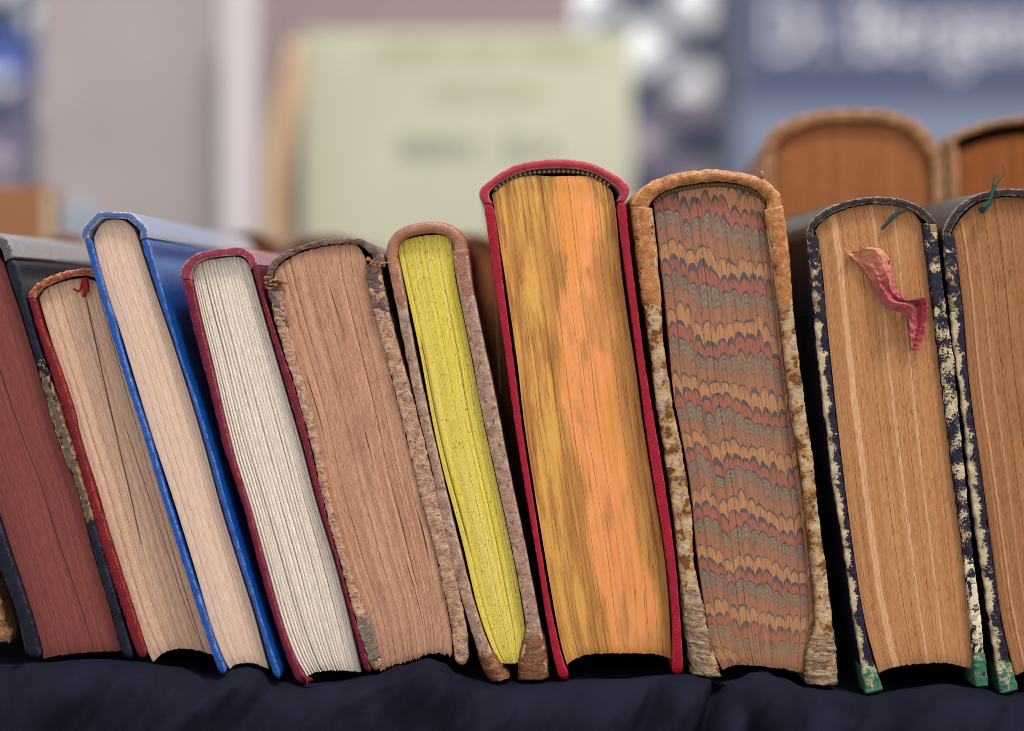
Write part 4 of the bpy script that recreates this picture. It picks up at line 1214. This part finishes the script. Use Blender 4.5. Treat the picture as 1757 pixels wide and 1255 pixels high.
PGB = flat("plain page block", lin(196, 184, 164), 0.8)
greyP = flat("grey pink paper cover", lin(162, 152, 154), 0.7, 0.22, 0.012)
paleP = flat("pale lilac paper", lin(204, 196, 200), 0.7, 0.04, 0.02)
mauve = flat("mauve brown cover", lin(148, 130, 134), 0.7, 0.06, 0.02)
peach = flat("peach paper", lin(222, 190, 150), 0.7, 0.05, 0.02)
ylw = flat("pale yellow green cover", lin(198, 198, 176), 0.65, 0.16, 0.01)
ink = flat("faded grey green ink", lin(112, 120, 112), 0.8, 0.05)
ink2 = flat("faint green ink", lin(164, 168, 138), 0.8, 0.05)
upright('large grey pink cover standing far behind the blue book', 'display_book', 72, 452, -70, 1.10, 0.02, greyP, 'book', group='covers displayed behind the rows')
upright('narrow pale lilac booklet standing against the grey pink cover', 'booklet', 384, 438, -60, 1.07, 0.008, paleP, 'booklet')
upright('mauve brown cover rising behind the yellow green one', 'display_book', 440, 985, -80, 1.22, 0.025, mauve, 'book', group='covers displayed behind the rows')
yt, yb, yk, yy = upright('pale yellow green cover with faded lettering behind the gilt book', 'display_book', 522, 1084, 52, 1.16, 0.018, ylw, 'book', group='covers displayed behind the rows')


def lettering(text, x0, x1, py, h, d, mat, parent, base, name='lettering'):
    cu = bpy.data.curves.new(name, 'FONT')
    cu.body = text
    cu.extrude = 0.0002
    cu.materials.append(mat)
    o = bpy.data.objects.new(name, cu)
    col.objects.link(o)
    k = S * d / D
    bpy.context.view_layer.update()
    w = max(o.dimensions.x, 1e-4)
    hh = 0.69
    o.scale = ((x1 - x0) * k / w, h * k / hh, 1)
    o.parent = parent
    o.rotation_euler = (math.radians(90), 0, 0)
    o.location = Vector(((x0 - CX) * k, d - D - 0.0004, (HY - py) * k)) - base
    bpy.context.view_layer.update()
    me = bpy.data.meshes.new_from_object(o.evaluated_get(bpy.context.evaluated_depsgraph_get()))
    q = bpy.data.objects.new(name, me)
    col.objects.link(q)
    q.parent, q.location, q.rotation_euler, q.scale = parent, o.location, o.rotation_euler, o.scale
    bpy.data.objects.remove(o)
    q.name = name
    return q


lettering("BERN - ELA", 684, 955, 272, 34, 1.16, ink, yt, yb)
lettering("EDITION", 745, 930, 172, 26, 1.16, ink2, yt, yb)
lettering("LIEDER UND WEISEN", 640, 1010, 102, 28, 1.16, ink2, yt, yb)

# a curling peach sheet at the edge of the yellow green cover
cv = []
fc = []
yP = 1.16 - D
for j in range(25):
    f = j / 24
    py = 70 + (900 - 70) * f
    cx = 500 - 46 * math.sin(min(1, f * 1.9) * math.pi * .8) if f < .6 else 464
    for i in range(5):
        cv.append(P(cx + i * 9, py, yP + 0.004 * math.sin(i / 4 * math.pi)))
for j in range(24):
    for i in range(4):
        fc.append((j * 5 + i, (j + 1) * 5 + i, (j + 1) * 5 + i + 1, j * 5 + i + 1))
sh = mesh_obj('paper_sheet', cv, fc, peach, base=P(480, 900, yP))
sm = sh.modifiers.new("thickness", 'SOLIDIFY')
sm.thickness = 0.0008
tag(sh, 'curling peach paper sheet beside the pale yellow green cover', 'paper')

brn = flat("brown cardboard cover", lin(140, 94, 58), 0.7, 0.1, 0.05)
upright('plain brown book standing at the far left behind the navy one', 'display_book', -120, 72, 318, 0.70, 0.03, brn, 'book', group='covers displayed behind the rows')
pblu = flat("pale blue grey cover", lin(150, 164, 182), 0.7, 0.06, 0.05)
upright('small pale blue grey book beside the plain brown one', 'display_book', 78, 150, 348, 0.78, 0.02, pblu, 'book', group='covers displayed behind the rows')

# ------------------------------------------------------------------ far background: stall sign, lattice, wall, ground
GZ = -0.86
gm = flat("pale paving", lin(150, 146, 140), 0.85, 0.1, 0.002)
g = mesh_obj('ground', [Vector((-60, -30, GZ)), Vector((60, -30, GZ)), Vector((60, 120, GZ)), Vector((-60, 120, GZ))], [(0, 1, 2, 3)], gm, smooth=False)
g['kind'] = 'structure'
signm = flat("slate blue sign paint", lin(68, 78, 110), 0.5, 0.06, 0.004)
signl = flat("pale blue sign paint", lin(112, 124, 150), 0.5, 0.05, 0.004)
dkpost = flat("dark navy post paint", lin(40, 50, 72), 0.5, 0.08, 0.01)
lett = flat("pale grey lettering", lin(222, 222, 232), 0.6, 0.05)
dS = 3.0
kS = S * dS / D
yS = dS - D
base = Vector(((1520 - CX) * kS, yS, GZ))
st = thing('stall_sign', 'slate blue stall sign with pale lettering on dark posts', 'sign', base)


def pxbox(name, x0, y0, x1, y1, d, th, mat, parent, base, zbot=None):
    k = S * d / D
    y = d - D
    z0 = (HY - y1) * k if zbot is None else zbot
    return box(name, ((x0 - CX) * k, y, z0), ((x1 - CX) * k, y + th, (HY - y0) * k), mat, parent, base, 0.002)


pxbox('panel', 1262, -150, 2000, 178, dS, 0.02, signm, st, base)
pxbox('lower_band', 1262, 180, 2000, 420, dS, 0.018, signl, st, base)
pxbox('post', 1222, -170, 1258, 0, dS, 0.03, dkpost, st, base, zbot=GZ)
pxbox('post', 2004, -170, 2040, 0, dS, 0.03, dkpost, st, base, zbot=GZ)
lettering("Dr.", 1312, 1432, 92, 95, dS, lett, st, base)
lettering("Bergens", 1462, 1800, 92, 95, dS, lett, st, base)


def lattice(label, x0, x1, d, pitch, wpx, mat, ph):
    k = S * d / D
    y = d - D
    ztop = (HY + 170) * k
    xa, xb = (x0 - CX) * k, (x1 - CX) * k
    base = Vector(((xa + xb) / 2, y, GZ))
    t = thing('lattice_screen', label, 'screen', base, 'dark lattice screens in the far background')
    n = 0
    w = wpx * k / 2
    p = pitch * k
    for sgn in (1, -1):
        c = ph[0 if sgn > 0 else 1] * k - 14 * p
        while c < 14 * p:
            # bar: z = c + sgn*slope*(x-xa)
            sl = 0.82
            pts = []
            for (xx) in (xa, xb):
                pts.append((xx, c + sgn * sl * (xx - xa)))
            (x_0, z0), (x_1, z1) = pts
            if max(z0, z1) > GZ + 0.05 and min(z0, z1) < ztop:
                yy0 = y if sgn > 0 else y + 0.007
                hw = w * math.sqrt(1 + sl * sl)
                v = [Vector((x_0, yy0, z0 - hw)), Vector((x_1, yy0, z1 - hw)), Vector((x_1, yy0, z1 + hw)), Vector((x_0, yy0, z0 + hw))]
                v += [q + Vector((0, 0.006, 0)) for q in v]
                f = [(0, 1, 2, 3), (7, 6, 5, 4), (0, 4, 5, 1), (1, 5, 6, 2), (2, 6, 7, 3), (3, 7, 4, 0)]
                mesh_obj('lattice_bar', v, f, mat, t, smooth=False, base=base)
                n += 1
            c += p
    box('post', (xa - 0.012, y - 0.004, GZ), (xa - 0.0005, y + 0.016, ztop), mat, t, base)
    box('post', (xb + 0.0005, y - 0.004, GZ), (xb + 0.012, y + 0.016, ztop), mat, t, base)
    return t


latm = flat("blue black metal", lin(38, 48, 80), 0.5, 0.08, 0.01)
lattice('dark metal lattice with bright sky behind between yellow green cover and blue sign', 940, 1218, 3.2, 164, 42, latm, (56, 154))
lattice('dark metal lattice at the left edge above the plain brown book', -160, 66, 3.2, 164, 40, latm, (30, 120))

# a far pale wall and hanging fabrics behind the lattice
wallm = flat("far pinkish plaster", lin(140, 130, 146), 0.9, 0.1, 0.001)
wy = 9.0
kk = S * (wy + D) / D
wb = box('market_wall', ((-900 - CX) * kk, wy, GZ), ((2700 - CX) * kk, wy + 0.3, (HY - 155) * kk), wallm, base=Vector((0, wy, GZ)))
tag(wb, 'far pale pinkish wall seen through the lattice', 'wall')
blue_f = flat("blue fabric", lin(96, 118, 200), 0.8, 0.08, 0.01)
lil_f = flat("lilac fabric", lin(172, 158, 190), 0.8, 0.08, 0.01)


def fabric(label, x0, x1, y0, y1, d, mat):
    k = S * d / D
    y = d - D
    v, f = [], []
    nx, nz = 24, 10
    for j in range(nz + 1):
        for i in range(nx + 1):
            x = (x0 + (x1 - x0) * i / nx - CX) * k
            z = (HY - (y0 + (y1 - y0) * j / nz)) * k
            v.append(Vector((x, y + 0.02 * math.sin(i * 1.3 + j * 0.2), z + 0.004 * math.sin(i * .9))))
    for j in range(nz):
        for i in range(nx):
            a_ = j * (nx + 1) + i
            f.append((a_, a_ + nx + 1, a_ + nx + 2, a_ + 1))
    o = mesh_obj('hanging_fabric', v, f, mat, base=P((x0 + x1) / 2, y1, y))
    s_ = o.modifiers.new("thickness", 'SOLIDIFY')
    s_.thickness = 0.004
    return tag(o, label, 'fabric')


fabric('blue fabric hanging behind the lattice at the left edge', -120, 54, 30, 128, 3.6, blue_f)
fabric('lilac fabric hanging behind the lattice at the left edge', -120, 60, 180, 262, 3.6, lil_f)
